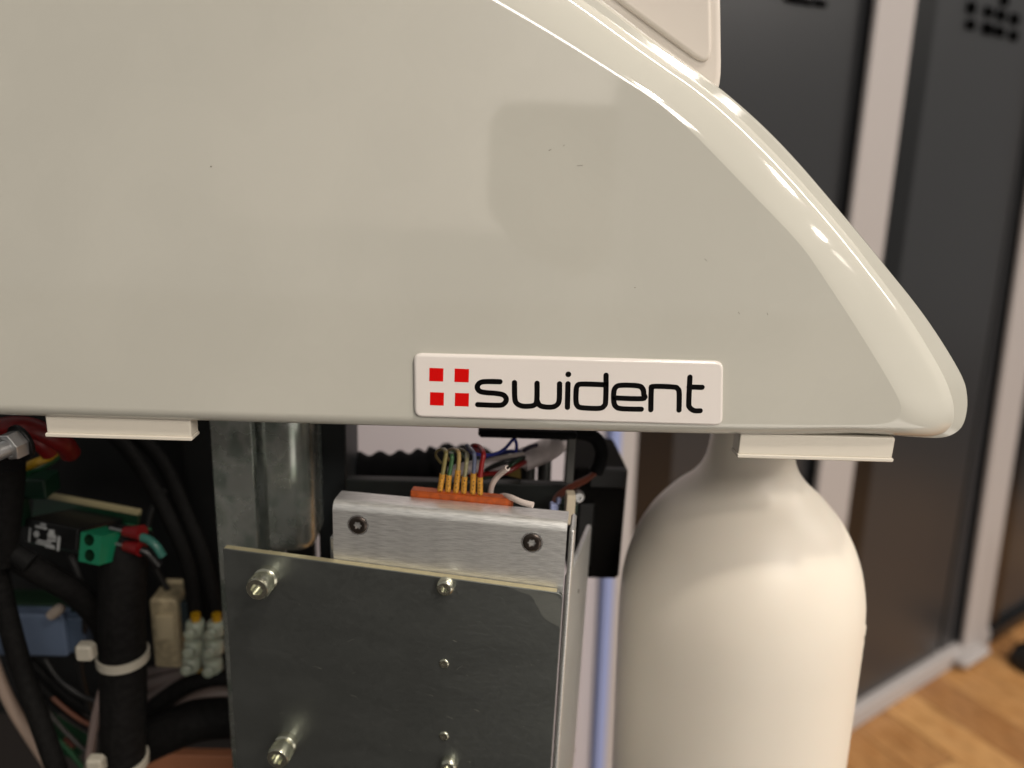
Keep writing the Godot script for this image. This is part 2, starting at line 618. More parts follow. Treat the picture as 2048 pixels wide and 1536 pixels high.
	for i in n:
		var j := (i + 1) % n
		face(st, rings[-1][i], rings[-1][j], back[0][j], back[0][i], Vector3(0, 0, -1))
		for l in 2:
			var inn: Vector3 = si[i] - so[i] + Vector3(0, 0, -1)
			face(st, back[l][i], back[l][j], back[l + 1][j], back[l + 1][i], inn)
	var poly2 := PackedVector2Array()
	for p in back[2]: poly2.append(Vector2(p.x, p.y))
	idx = Geometry2D.triangulate_polygon(poly2)
	for k in range(0, idx.size(), 3):
		tri(st, back[2][idx[k]], back[2][idx[k + 1]], back[2][idx[k + 2]], -zz, -zz, -zz)
	part("shell", st, white, o)

	# rear housing that rises behind the curved edge
	var rear := mat(Color(0.80, 0.77, 0.735), 0.08, 0.0, 0.55)
	st = begin()
	prism(st, rounded([Vector2(60.59, 880.07), Vector2(68.65, 818.43), Vector2(50.76, 824.89), Vector2(28.18, 836.11), Vector2(1.94, 854.02), Vector2(1.07, 876.95)], 14.0, 8), -75, -16, 2.2, 8)
	var rp := part("rear_housing", st, rear, o)
	st = begin()
	prism(st, rounded([Vector2(57.37, 878.08), Vector2(63.85, 829.57), Vector2(49.04, 838.09), Vector2(33.42, 847.35), Vector2(13.99, 859.07), Vector2(9.09, 875.55)], 7.0, 8), -16.5, -14.6, 1.3, 8)
	part("raised_panel", st, rear, rp)
	# specks of dust and hairs on the gloss
	var speck := mat(Color(0.42, 0.40, 0.36), 0.8)
	st = begin()
	for q in [[V(-74.78, 797.17, 0.05), 0.45, 0.35, 0.3], [V(17.21, 805.39, 0.05), 0.8, 0.14, 0.5], [V(25.72, 801.66, 0.05), 1.6, 0.10, 0.1], [V(20.98, 806.74, 0.05), 0.5, 0.12, 0.8], [V(63.59, 777.21, 0.05), 1.0, 0.10, -0.7], [V(75.01, 762.25, 0.05), 0.9, 0.10, -1.0], [V(83.47, 762.26, 0.05), 0.7, 0.10, -1.2], [V(43.84, 768.57, 0.05), 0.3, 0.25, 0.2]]:
		box(st, V(0, 0, 0), V(q[1], q[2], 0.06), 0.02, Transform3D(Basis(Vector3(0, 0, 1), q[3]), q[0]))
	part("dust_specks", st, speck, o).set_meta("kind", "stuff")

	# edging clips under the rim
	var clip := mat(Color(0.80, 0.775, 0.725), 0.42)
	for e in [[V(-130.00, 719.95, -4.00), V(-86.40, 716.82, -4.00), V(-130.60, 716.11, -4.00)], [V(80.99, 721.61, -4.00), V(130.98, 716.60, -4.00), V(81.43, 715.47, -4.00)]]:
		st = begin()
		var x0: float = e[0].x
		var x1: float = e[1].x
		var yb: float = (e[1].y + e[2].y) * 0.5
		var lean := Transform3D(Basis(Vector3(0, 0, 1), 0.0), V((x0 + x1) * 0.5, yb, -8))
		box(st, V(0, 4.5, 1.6), V(x1 - x0 - 0.6, 7, 6), 0.5, lean)
		box(st, V(0, 0.65, 1.9), V(x1 - x0, 1.3, 6.6), 0.35, lean)
		part("edge_clip", st, clip, o)

	# resin badge
	var bw := mat(Color(0.86, 0.835, 0.815), 0.10, 0.0, 0.55)
	st = begin()
	var bp := rounded([Vector2(-19.59, 747.09), Vector2(71.94, 747.75), Vector2(74.08, 727.72), Vector2(-19.19, 727.50)], 2.6, 6)
	prism(st, bp, -0.2, 1.2, 1.0, 6)
	var badge := part("badge", st, bw, o)
	badge.set_meta("label", "white domed name badge with four red squares and black lettering")
	var ink := mat(Color(0.012, 0.012, 0.013), 0.12)
	var red := mat(Color(0.80, 0.045, 0.04), 0.12)
	for q in [[Vector2(-14.82, 742.95), Vector2(-10.71, 738.94)], [Vector2(-7.43, 743.00), Vector2(-3.22, 738.93)], [Vector2(-14.52, 735.56), Vector2(-10.42, 731.52)], [Vector2(-7.17, 735.59), Vector2(-3.03, 731.49)]]:
		st = begin()
		var a: Vector2 = q[0]
		var b: Vector2 = q[1]
		var tilt := Transform3D(Basis(Vector3(0, 0, 1), -0.004), V((a.x + b.x) * 0.5, (a.y + b.y) * 0.5, 0))
		var hx := absf(a.x - b.x) * 0.5
		var hy := absf(a.y - b.y) * 0.5
		prism(st, PackedVector2Array([Vector2(-hx, -hy), Vector2(hx, -hy), Vector2(hx, hy), Vector2(-hx, hy)]), 1.1, 1.24, 0, 1, tilt)
		part("red_square", st, red, badge)
	var sw := 0.80
	var letters := {
		"letter_s": [[Vector2(5.97, 739.44), Vector2(1.95, 739.36), Vector2(0.10, 738.93), Vector2(-0.67, 737.65), Vector2(0.07, 736.36), Vector2(2.06, 735.95), Vector2(4.85, 735.83), Vector2(7.19, 735.38), Vector2(8.06, 734.03), Vector2(7.40, 732.68), Vector2(5.74, 732.15), Vector2(-0.36, 732.17)]],
		"letter_w": [[Vector2(10.27, 739.32), Vector2(10.58, 734.54), Vector2(11.20, 732.96), Vector2(12.82, 732.16), Vector2(15.17, 732.19), Vector2(16.67, 732.71), Vector2(17.15, 734.22), Vector2(16.95, 739.33)], [Vector2(17.15, 734.22), Vector2(17.90, 732.70), Vector2(19.51, 732.11), Vector2(21.81, 732.13), Vector2(23.25, 732.87), Vector2(23.82, 734.54), Vector2(23.63, 739.40)]],
		"letter_i": [[Vector2(26.12, 739.48), Vector2(26.42, 732.17)]],
		"letter_d": [[Vector2(37.42, 739.54), Vector2(30.13, 739.51), Vector2(28.86, 738.73), Vector2(28.70, 737.24), Vector2(28.84, 734.33), Vector2(29.35, 732.80), Vector2(30.77, 732.20), Vector2(35.76, 732.15), Vector2(37.35, 732.95), Vector2(37.72, 734.78), Vector2(37.25, 742.47)]],
		"letter_e": [[Vector2(40.43, 735.56), Vector2(48.75, 735.62), Vector2(48.99, 736.95), Vector2(48.48, 738.69), Vector2(46.97, 739.54), Vector2(41.76, 739.52), Vector2(40.29, 738.68), Vector2(39.96, 737.08), Vector2(40.22, 734.33), Vector2(40.95, 732.85), Vector2(42.86, 732.27), Vector2(48.63, 732.29)]],
		"letter_n": [[Vector2(51.53, 732.23), Vector2(51.12, 738.40), Vector2(51.59, 739.48), Vector2(57.64, 739.52), Vector2(58.98, 739.03), Vector2(59.58, 737.62), Vector2(60.06, 732.39)]],
		"letter_t": [[Vector2(62.29, 742.73), Vector2(62.76, 734.89), Vector2(63.24, 733.30), Vector2(64.68, 732.38), Vector2(66.50, 732.38)], [Vector2(62.36, 739.67), Vector2(66.27, 739.70)]],
	}
	for k in letters:
		st = begin()
		var lz := 0.0
		for path in letters[k]:
			stroke(st, path, sw, 1.24 + lz)
			lz += 0.006
		if k == "letter_i":
			var d: Vector2 = Vector2(26.04, 742.36)
			stroke(st, [d, d + Vector2(0.01, 0)], sw * 1.08, 1.24)
		part("letter", st, ink, badge)


# a pen stroke with round ends, laid on the plane z
func stroke(st: SurfaceTool, path: Array, w: float, z: float):
	var fine := []
	var c := path
	if path.size() > 3:
		c = spline(path, 5)
	fine = c
	var left := PackedVector2Array()
	var right := PackedVector2Array()
	var m := fine.size()
	for i in m:
		var d: Vector2 = (fine[mini(i + 1, m - 1)] - fine[maxi(i - 1, 0)]).normalized()
		left.append(fine[i] + Vector2(-d.y, d.x) * w)
		right.append(fine[i] - Vector2(-d.y, d.x) * w)
	var n := Vector3(0, 0, 1)
	for i in m - 1:
		var a := V(left[i].x, left[i].y, z)
		var b := V(right[i].x, right[i].y, z)
		var c2 := V(right[i + 1].x, right[i + 1].y, z)
		var d2 := V(left[i + 1].x, left[i + 1].y, z)
		quad(st, a, b, c2, d2, n, n, n, n)
		var dn := V(0, 0, -0.1)
		face(st, a, d2, d2 + dn, a + dn, V(left[i].x - right[i].x, left[i].y - right[i].y, 0))
		face(st, b, c2, c2 + dn, b + dn, V(right[i].x - left[i].x, right[i].y - left[i].y, 0))
	for e in [[0, (fine[0] - fine[1]).normalized()], [m - 1, (fine[m - 1] - fine[m - 2]).normalized()]]:
		var ctr: Vector2 = fine[e[0]]
		var a0: float = e[1].angle() - PI * 0.5
		for k in 10:
			var p := ctr + Vector2.from_angle(a0 + PI * k / 10.0) * w
			var q := ctr + Vector2.from_angle(a0 + PI * (k + 1) / 10.0) * w
			tri(st, V(ctr.x, ctr.y, z), V(p.x, p.y, z), V(q.x, q.y, z), n, n, n)
			face(st, V(p.x, p.y, z), V(q.x, q.y, z), V(q.x, q.y, z - 0.1), V(p.x, p.y, z - 0.1), V(p.x - ctr.x, p.y - ctr.y, 0))


# ---------- brushed aluminium housing ----------
var steel_zinc: StandardMaterial3D


func make_housing():
	var pb := Basis(Vector3.UP, deg_to_rad(-9.0))
	var o := thing("aluminium_housing", "brushed aluminium box with two dark screws above the grey plate", "metal box", V(-83.75, 674.28, -15.00), pb)
	var alu := mat(Color(0.93, 0.93, 0.92), 0.48, 0.8)
	textured(alu, noise_tex(0.03, [[0.25, grey(0.84)], [0.5, grey(0.93)], [0.72, grey(1.0)]], Vector2.ONE, false, 512), noise_tex(0.04, [[0.3, grey(0.6)], [0.7, grey(1.0)]]), noise_tex(0.04, [], Vector2.ONE, true, 512, 3.0), Vector3(8, 260, 260), 0.22)
	# bent front sheet: profile in (z, y), run along x
	var x0 := 37.2
	var x1 := 113.6
	var prof := []
	prof.append(Vector2(-3, -150))
	prof.append(Vector2(-3, 15.8))
	for k in 7:
		var a := PI * 0.5 * k / 6
		prof.append(Vector2(-6.2 + 3.2 * cos(a), 16.1 + 3.2 * sin(a)))
	prof.append(Vector2(-12.0, 19.3))
	prof.append(Vector2(-12.0, 17.7))
	prof.append(Vector2(-7.0, 17.7))
	prof.append(Vector2(-4.8, 15.3))
	prof.append(Vector2(-4.8, -150))
	var st := begin()
	for i in prof.size():
		var a: Vector2 = prof[i]
		var b: Vector2 = prof[(i + 1) % prof.size()]
		var d := (b - a).normalized()
		var na := Vector3(0, -d.x, d.y)
		var nb := na
		if i >= 1 and i <= 8:
			var ang0 := PI * 0.5 * clampf(i - 2, 0, 6) / 6.0
			var ang1 := PI * 0.5 * clampf(i - 1, 0, 6) / 6.0
			na = Vector3(0, sin(ang0), cos(ang0))
			nb = Vector3(0, sin(ang1), cos(ang1))
		quad(st, V(x0, a.y, a.x), V(x1, a.y, a.x), V(x1, b.y, b.x), V(x0, b.y, b.x), na, na, nb, nb)
	var ends := PackedVector2Array(prof)
	var idx := Geometry2D.triangulate_polygon(ends)
	for x in [x0, x1]:
		var nx := V(-1 if x == x0 else 1, 0, 0)
		for k in range(0, idx.size(), 3):
			tri(st, V(x, ends[idx[k]].y, ends[idx[k]].x), V(x, ends[idx[k + 1]].y, ends[idx[k + 1]].x), V(x, ends[idx[k + 2]].y, ends[idx[k + 2]].x), nx, nx, nx)
	part("front_sheet", st, alu, o)
	# right return flange and left one
	st = begin()
	box(st, V(115.3, -66.5, -9), V(1.8, 168, 13), 0.8)
	part("return_flange", st, alu, o)
	st = begin()
	box(st, V(35.6, -10, -12), V(1.6, 30, 12), 0.6)
	part("left_flange", st, alu, o)
	# screws
	var black := mat(Color(0.30, 0.27, 0.25), 0.30, 0.85)
	for p in [V(45.71, 11.83, -3.00), V(102.80, 11.59, -3.00)]:
		st = begin()
		lathe(st, outward(p), [Vector2(3.55, 0.03), Vector2(3.3, 0.06), Vector2(3.0, 0.02)], 28)
		part("countersink_ring", st, mat(grey(0.9), 0.2, 0.9), o)
		st = begin()
		screw_head(st, outward(p), [Vector2(3.05, 0.0), Vector2(3.0, 0.22), Vector2(2.75, 0.42), Vector2(2.3, 0.55)], 1.25, 0.9)
		part("torx_screw", st, black, o)
	# inner side panel, turned a little more
	var tb := pb.inverse() * Basis(Vector3.UP, deg_to_rad(-17.5))
	var tt := Transform3D(tb, pb.inverse() * (V(32.71, 668.54, -12.00) - V(-83.75, 674.28, -15.00)))
	var back: Vector3 = V(0.00, 0.61, -41.65)
	st = begin()
	box(st, V(-1.0, -60 , back.z * 0.5), V(2.0, 120, -back.z), 0.6, tt)
	part("side_panel", st, alu, o)
	for e in [V(0.00, -16.93, -20.08), V(0.00, -105.81, -42.79)]:
		st = begin()
		lathe(st, tt * Transform3D(Basis(Vector3(0, 0, 1), -PI * 0.5), e), [Vector2(0.9, 0.0), Vector2(0.85, 0.12), Vector2(0.01, 0.14)], 14)
		part("side_rivet", st, black, o)


# ---------- zinc plated steel plate ----------
func make_plate():
	var pb := Basis(Vector3.UP, deg_to_rad(-9.0))
	var o := thing("mounting_plate", "dark grey zinc plated steel plate with bolts in front of the aluminium box", "metal plate", V(-83.75, 674.28, -15.00), pb)
	var zinc := mat(Color(0.455, 0.47, 0.46), 0.45, 0.85)
	textured(zinc, noise_tex(0.004, [[0.3, grey(0.95)], [0.7, grey(1.0)]], Vector2.ONE, false, 512), noise_tex(0.05, [[0.3, grey(0.88)], [0.7, grey(1.0)]]), noise_tex(0.05, [], Vector2.ONE, true, 512, 1.0), Vector3(9, 22, 9), 0.04)
	steel_zinc = zinc
	var edge := mat(Color(0.80, 0.76, 0.62), 0.35, 0.7)
	var st := begin()
	var tr: Vector2 = Vector2(113.77, -3.62)
	var poly := [Vector2(0, 0), Vector2(0, -150), Vector2(113.4, -150), Vector2(tr.x, tr.y)]
	var rp := PackedVector2Array([Vector2(0, -150), Vector2(113.4, -150)])
	for k in 6:
		var a := PI * 0.5 * k / 5
		rp.append(Vector2(tr.x - 2.2 + 2.2 * cos(a), tr.y - 2.2 + 2.2 * sin(a)))
	rp.append(Vector2(0.4, 0.0))
	rp.append(Vector2(0.0, -0.4))
	prism(st, rp, -1.6, -0.02, 0.25, 3)
	part("plate", st, zinc, o)
	# bare bright top edge
	st = begin()
	prism(st, PackedVector2Array([Vector2(0.3, 0.03), Vector2(tr.x - 2.0, tr.y + 0.03), Vector2(tr.x - 2.0, tr.y - 0.5), Vector2(0.3, -0.5)]), -2.6, -0.3, 0.1, 1)
	part("cut_edge", st, edge, o)
	# reflection painted as a lighter dull patch at the upper right corner, and fine scratches
	var reflection_zinc := zinc.duplicate()
	reflection_zinc.roughness = 0.62
	reflection_zinc.albedo_color = Color(0.50, 0.51, 0.49)
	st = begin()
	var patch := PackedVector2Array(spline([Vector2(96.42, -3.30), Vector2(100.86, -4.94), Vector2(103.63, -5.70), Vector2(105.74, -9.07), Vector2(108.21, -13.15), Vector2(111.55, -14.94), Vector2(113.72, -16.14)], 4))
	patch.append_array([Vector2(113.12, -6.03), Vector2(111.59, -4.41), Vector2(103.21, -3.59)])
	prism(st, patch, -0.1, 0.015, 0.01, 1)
	part("painted_reflection", st, reflection_zinc, o)
	st = begin()
	for k in 26:
		var c := V(rng.randf_range(6, 110), rng.randf_range(-95, -8), 0.0)
		box(st, V(0, 0, 0), V(rng.randf_range(0.4, 2.6), 0.07, 0.04), 0.01, Transform3D(Basis(Vector3(0, 0, 1), rng.randf_range(-0.8, 0.8)), c))
	part("scratches", st, mat(Color(0.62, 0.62, 0.58), 0.4, 0.6), o).set_meta("kind", "stuff")
	var bolt := mat(Color(0.80, 0.80, 0.73), 0.24, 0.95)
	for p in [V(15.63, -8.47, -0.00), V(19.77, -73.60, 0.00)]:
		st = begin()
		var t := outward(p)
		lathe(st, t, [Vector2(4.0, 0), Vector2(4.1, 0.4), Vector2(4.1, 2.6), Vector2(3.6, 3.1), Vector2(3.2, 3.2), Vector2(3.2, 3.7), Vector2(3.7, 3.8)], 32)
		screw_head(st, t, [Vector2(3.7, 3.8), Vector2(3.9, 4.1), Vector2(3.9, 8.4), Vector2(3.55, 9.0)], 1.95, 2.2, 6, 0.07)
		var ob := part("socket_bolt", st, bolt, o)
		st = begin()
		for k in 36:
			var a := TAU * k / 36
			var c := Transform3D(Basis(Vector3(0, 0, 1), a), p) * V(3.9, 0, 6.2)
			box(st, V(0, 0, 0), V(0.22, 0.24, 4.0), 0.05, Transform3D(Basis(Vector3(0, 0, 1), a), c))
		part("knurling", st, bolt, ob)
	for p in [V(75.89, -4.93, 0.00), V(78.46, -74.03, -0.00)]:
		st = begin()
		screw_head(st, outward(p), [Vector2(3.0, 0), Vector2(3.05, 0.3), Vector2(3.0, 1.7), Vector2(2.6, 2.4), Vector2(2.1, 2.7)], 1.15, 1.2)
		part("pan_head_screw", st, bolt, o)
	for p in [V(75.78, -34.36, 0.00), V(76.31, -63.16, 0.00)]:
		st = begin()
		lathe(st, outward(p), [Vector2(1.75, -0.1), Vector2(1.7, 0.25), Vector2(1.35, 0.5), Vector2(0.7, 0.35), Vector2(0.01, 0.3)], 20, 50)
		part("rivet", st, bolt, o)


# ---------- galvanised post ----------
func make_post():
	var o := thing("steel_post", "galvanised steel post with a folded profile rising left of the aluminium box", "metal post")
	var galv := mat(Color(0.72, 0.74, 0.72), 0.30, 0.8)
	textured(galv, noise_tex(0.012, [[0.25, Color(0.80, 0.84, 0.82)], [0.55, Color(1, 1, 1)], [0.8, Color(0.88, 0.9, 0.88)]], Vector2.ONE, false, 512), noise_tex(0.015, [[0.2, grey(0.75)], [0.8, grey(1)]]), null, Vector3(10, 8, 10))
	var x0: float = V(-96.25, 703.31, -45.00).x
	var x1: float = V(-81.31, 703.77, -45.00).x
	var x2: float = V(-76.69, 701.43, -52.00).x
	var x3: float = V(-60.95, 704.39, -45.00).x
	var x4: float = V(-55.48, 693.95, -75.00).x
	var st := begin()
	box(st, V((x0 + x1) * 0.5, 620, -47), V(x1 - x0, 300, 4), 0.4)
	part("front_flange", st, galv, o)
	st = begin()
	box(st, V((x1 + x2) * 0.5, 620, -55), V(x2 - x1 + 6, 300, 3), 0.4)
	part("groove", st, galv, o)
	st = begin()
	for q in [[V(-92.74, 678.05, -44.98), 1.6, -0.35], [V(-90.62, 676.91, -44.98), 2.6, -0.25], [V(-93.52, 674.01, -44.98), 1.2, -0.8], [V(-89.17, 670.08, -44.98), 1.0, -0.4], [V(-83.43, 674.89, -44.98), 0.5, 0.0], [V(-91.85, 661.41, -44.98), 0.7, 0.5], [V(-86.39, 688.14, -44.98), 0.4, 0.2], [V(-93.73, 685.96, -44.98), 0.6, 1.0]]:
		box(st, V(0, 0, 0), V(q[1], 0.09, 0.05), 0.01, Transform3D(Basis(Vector3(0, 0, 1), q[2]), q[0]))
	part("scratches", st, mat(Color(0.75, 0.76, 0.74), 0.4, 0.5), o).set_meta("kind", "stuff")
	# rounded fold with a rounded lower end
	var ye: float = V(-68.29, 656.05, -48.00).y
	st = begin()
	var a := PackedVector2Array()
	var w := x3 - x2
	var sect := []
	for k in 15:
		var t := float(k) / 14
		var ang := lerpf(0.0, PI * 0.5, clampf((t - 0.35) / 0.65, 0, 1))
		if t < 0.35: sect.append([Vector2(x2 + w * 0.45 * t / 0.35, -45), Vector2(0, 1)])
		else: sect.append([Vector2(x2 + w * 0.45 + w * 0.55 * sin(ang), -45 - w * 0.55 * (1 - cos(ang))), Vector2(sin(ang), cos(ang))])
	sect.append([Vector2(x3, -75), Vector2(1, 0)])
	var rows := []
	for r in 8:
		var ph := PI * 0.5 * r / 7
		rows.append([ye + 5 * (1 - sin(ph)), 5 * (1 - cos(ph)), cos(ph)])
	rows.reverse()
	rows.append([780.0, 0.0, 0.0])
	for r in rows.size() - 1:
		for k in sect.size() - 1:
			var q := []
			for e in [[r, k], [r, k + 1], [r + 1, k + 1], [r + 1, k]]:
				var s = sect[e[1]]
				var rw = rows[e[0]]
				var push: float = 5.0 * (1.0 - sqrt(maxf(0.0, 1.0 - pow(clampf((ye + 5 - rw[0]) / 5.0, 0, 1), 2))))
				q.append([V(s[0].x - s[1].x * push * 0.6, rw[0], s[0].y - s[1].y * push), Vector3(s[1].x, -clampf((ye + 5 - rw[0]) / 5.0, 0, 1), s[1].y).normalized()])
			quad(st, q[0][0], q[1][0], q[2][0], q[3][0], q[0][1], q[1][1], q[2][1], q[3][1])
	face(st, V(x2, ye, -50), V(x2, 780, -45), V(x2, 780, -54), V(x2, ye, -54), Vector3(-1, 0, 0))
	part("rounded_fold", st, galv, o)
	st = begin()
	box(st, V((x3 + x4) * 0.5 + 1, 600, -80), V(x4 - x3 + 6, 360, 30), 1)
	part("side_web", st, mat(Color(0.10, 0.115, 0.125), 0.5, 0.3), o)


# ---------- orange connector and its wires ----------
func make_connector():
	var pb := Basis(Vector3.UP, deg_to_rad(-9.0))
	var o := thing("wire_connector", "orange terminal strip with six yellow wire markers on top of the aluminium box", "connector", V(-83.75, 674.28, -15.00), pb)
	var orange := textured(mat(Color(0.70, 0.31, 0.07), 0.45), noise_tex(0.02, [[0.3, grey(0.85)], [0.7, grey(1)]]), null, null, Vector3(30, 30, 30))
	var z := -15.4
	var a: Vector3 = V(60.61, 21.46, -12.30)
	var b: Vector3 = V(94.84, 20.49, -12.30)
	var st := begin()
	box(st, V((a.x + b.x) * 0.5, (a.y + 15.5) * 0.5, z + 1.0), V(b.x - a.x, a.y - 15.5, 4.0), 0.4, Transform3D.IDENTITY)
	part("strip", st, orange, o)
	var yellow := textured(mat(Color(0.78, 0.56, 0.20), 0.4), noise_tex(0.02, [[0.3, grey(0.85)], [0.7, grey(1)]]), null, null, Vector3(60, 60, 60))
	var ink := mat(Color(0.06, 0.03, 0.015), 0.6)
	var feet := [V(70.14, 20.53, -14.50), V(72.86, 20.43, -14.50), V(75.57, 20.51, -14.50), V(78.27, 20.60, -14.50), V(81.31, 20.71, -14.50), V(83.84, 20.60, -14.50)]
	var tops := [V(70.93, 27.22, -15.00), V(73.13, 27.07, -15.00), V(76.12, 29.12, -15.00), V(78.35, 27.02, -15.00), V(81.33, 28.54, -15.00), V(83.54, 27.33, -15.00)]
	var cols := [Color(0.50, 0.46, 0.28), Color(0.22, 0.36, 0.22), Color(0.62, 0.52, 0.32), Color(0.50, 0.48, 0.36), Color(0.34, 0.36, 0.44), Color(0.48, 0.05, 0.05)]
	var bends := [
		[V(71.68, 32.26, -15.00), V(71.76, 34.71, -16.00), V(68.93, 32.96, -23.00), V(66.34, 30.54, -27.00), V(65.37, 27.47, -30.00), V(66.57, 23.80, -33.00)],
		[V(73.88, 31.57, -15.00), V(73.79, 33.83, -16.00), V(71.52, 31.55, -24.00), V(72.46, 29.97, -30.00), V(73.95, 23.91, -40.00)],
		[V(76.35, 33.56, -15.00), V(75.78, 35.24, -16.00), V(72.36, 32.90, -24.00), V(69.09, 29.12, -30.00), V(68.67, 23.98, -36.00)],
		[V(78.89, 32.03, -15.00), V(77.94, 32.70, -21.00), V(75.82, 32.48, -25.00), V(72.97, 30.76, -30.00), V(69.68, 26.21, -38.00)],
		[V(81.53, 33.15, -15.00), V(80.96, 35.35, -16.00), V(78.56, 34.54, -22.00), V(77.34, 34.60, -24.00), V(76.84, 32.39, -28.00), V(77.86, 27.68, -36.00)],
		[V(83.91, 31.60, -15.00), V(84.30, 35.12, -16.00), V(82.14, 35.03, -22.00), V(79.76, 34.46, -25.00), V(78.25, 31.97, -30.00), V(78.80, 27.40, -38.00)],
	]
	for i in 6:
		st = begin()
		tube(st, [feet[i], tops[i]], 0.98, 12, 1)
		var mk := part("wire_marker", st, yellow, o)
		st = begin()
		for k in 5:
			var p: Vector3 = feet[i].lerp(tops[i], 0.15 + 0.17 * k) + V(rng.randf_range(-0.25, 0.25), 0, 0.93)
			box(st, p, V(rng.randf_range(0.2, 0.5), rng.randf_range(0.2, 0.45), 0.12), 0.03)
		part("marker_print", st, ink, mk)
		st = begin()
		var path := [tops[i] - V(0, 0.5, 0)]
		path.append_array(bends[i])
		var rr := 0.72 if i < 5 else 0.85
		tube(st, path, func(t): return rr if t < 0.45 or i >= 4 else 0.45, 10, 6)
		part("wire", st, mat(cols[i], 0.35), o)
	# thin blue wire running to the white cable
	st = begin()
	tube(st, [V(77.35, 33.88, -25.00), V(78.47, 30.69, -28.00), V(81.56, 28.55, -32.00), V(85.44, 27.78, -36.00), V(88.46, 28.68, -40.00), V(90.96, 30.93, -44.00), V(91.92, 28.55, -46.00), V(91.66, 24.86, -48.00)], 0.62, 10, 6)
	part("blue_wire", st, mat(Color(0.06, 0.14, 0.50), 0.35), o)

	var whitew := mat(Color(0.78, 0.73, 0.70), 0.45)
	var w1 := thing("wire_stub", "short white wire stub curving upward with an open cut end", "wire", V(-83.75, 674.28, -15.00), pb)
	st = begin()
	tube(st, [V(86.81, 17.20, -20.00), V(86.68, 20.37, -19.00), V(87.39, 23.95, -18.00), V(89.26, 27.41, -17.00), V(91.60, 30.37, -15.00), V(92.66, 31.74, -14.00)], 0.98, 14, 6)
	part("insulation", st, whitew, w1)
	st = begin()
	tube(st, [V(92.32, 31.24, -14.30), V(93.09, 32.25, -13.70)], 0.42, 10, 1)
	part("copper_core", st, mat(Color(0.10, 0.05, 0.03), 0.5, 0.5), w1)
	st = begin()
	tube(st, [V(89.05, 17.72, -21.00), V(91.21, 20.41, -17.00), V(94.36, 21.92, -13.00), V(98.21, 22.24, -9.50), V(102.10, 22.25, -8.00)], 0.98, 14, 6)
	tag(part("wire_stub", st, whitew), "short white wire stub lying flat on top of the aluminium box", "wire")
	get_node("wire_stub_001").transform = Transform3D(pb, V(-83.75, 674.28, -15.00) * MM)


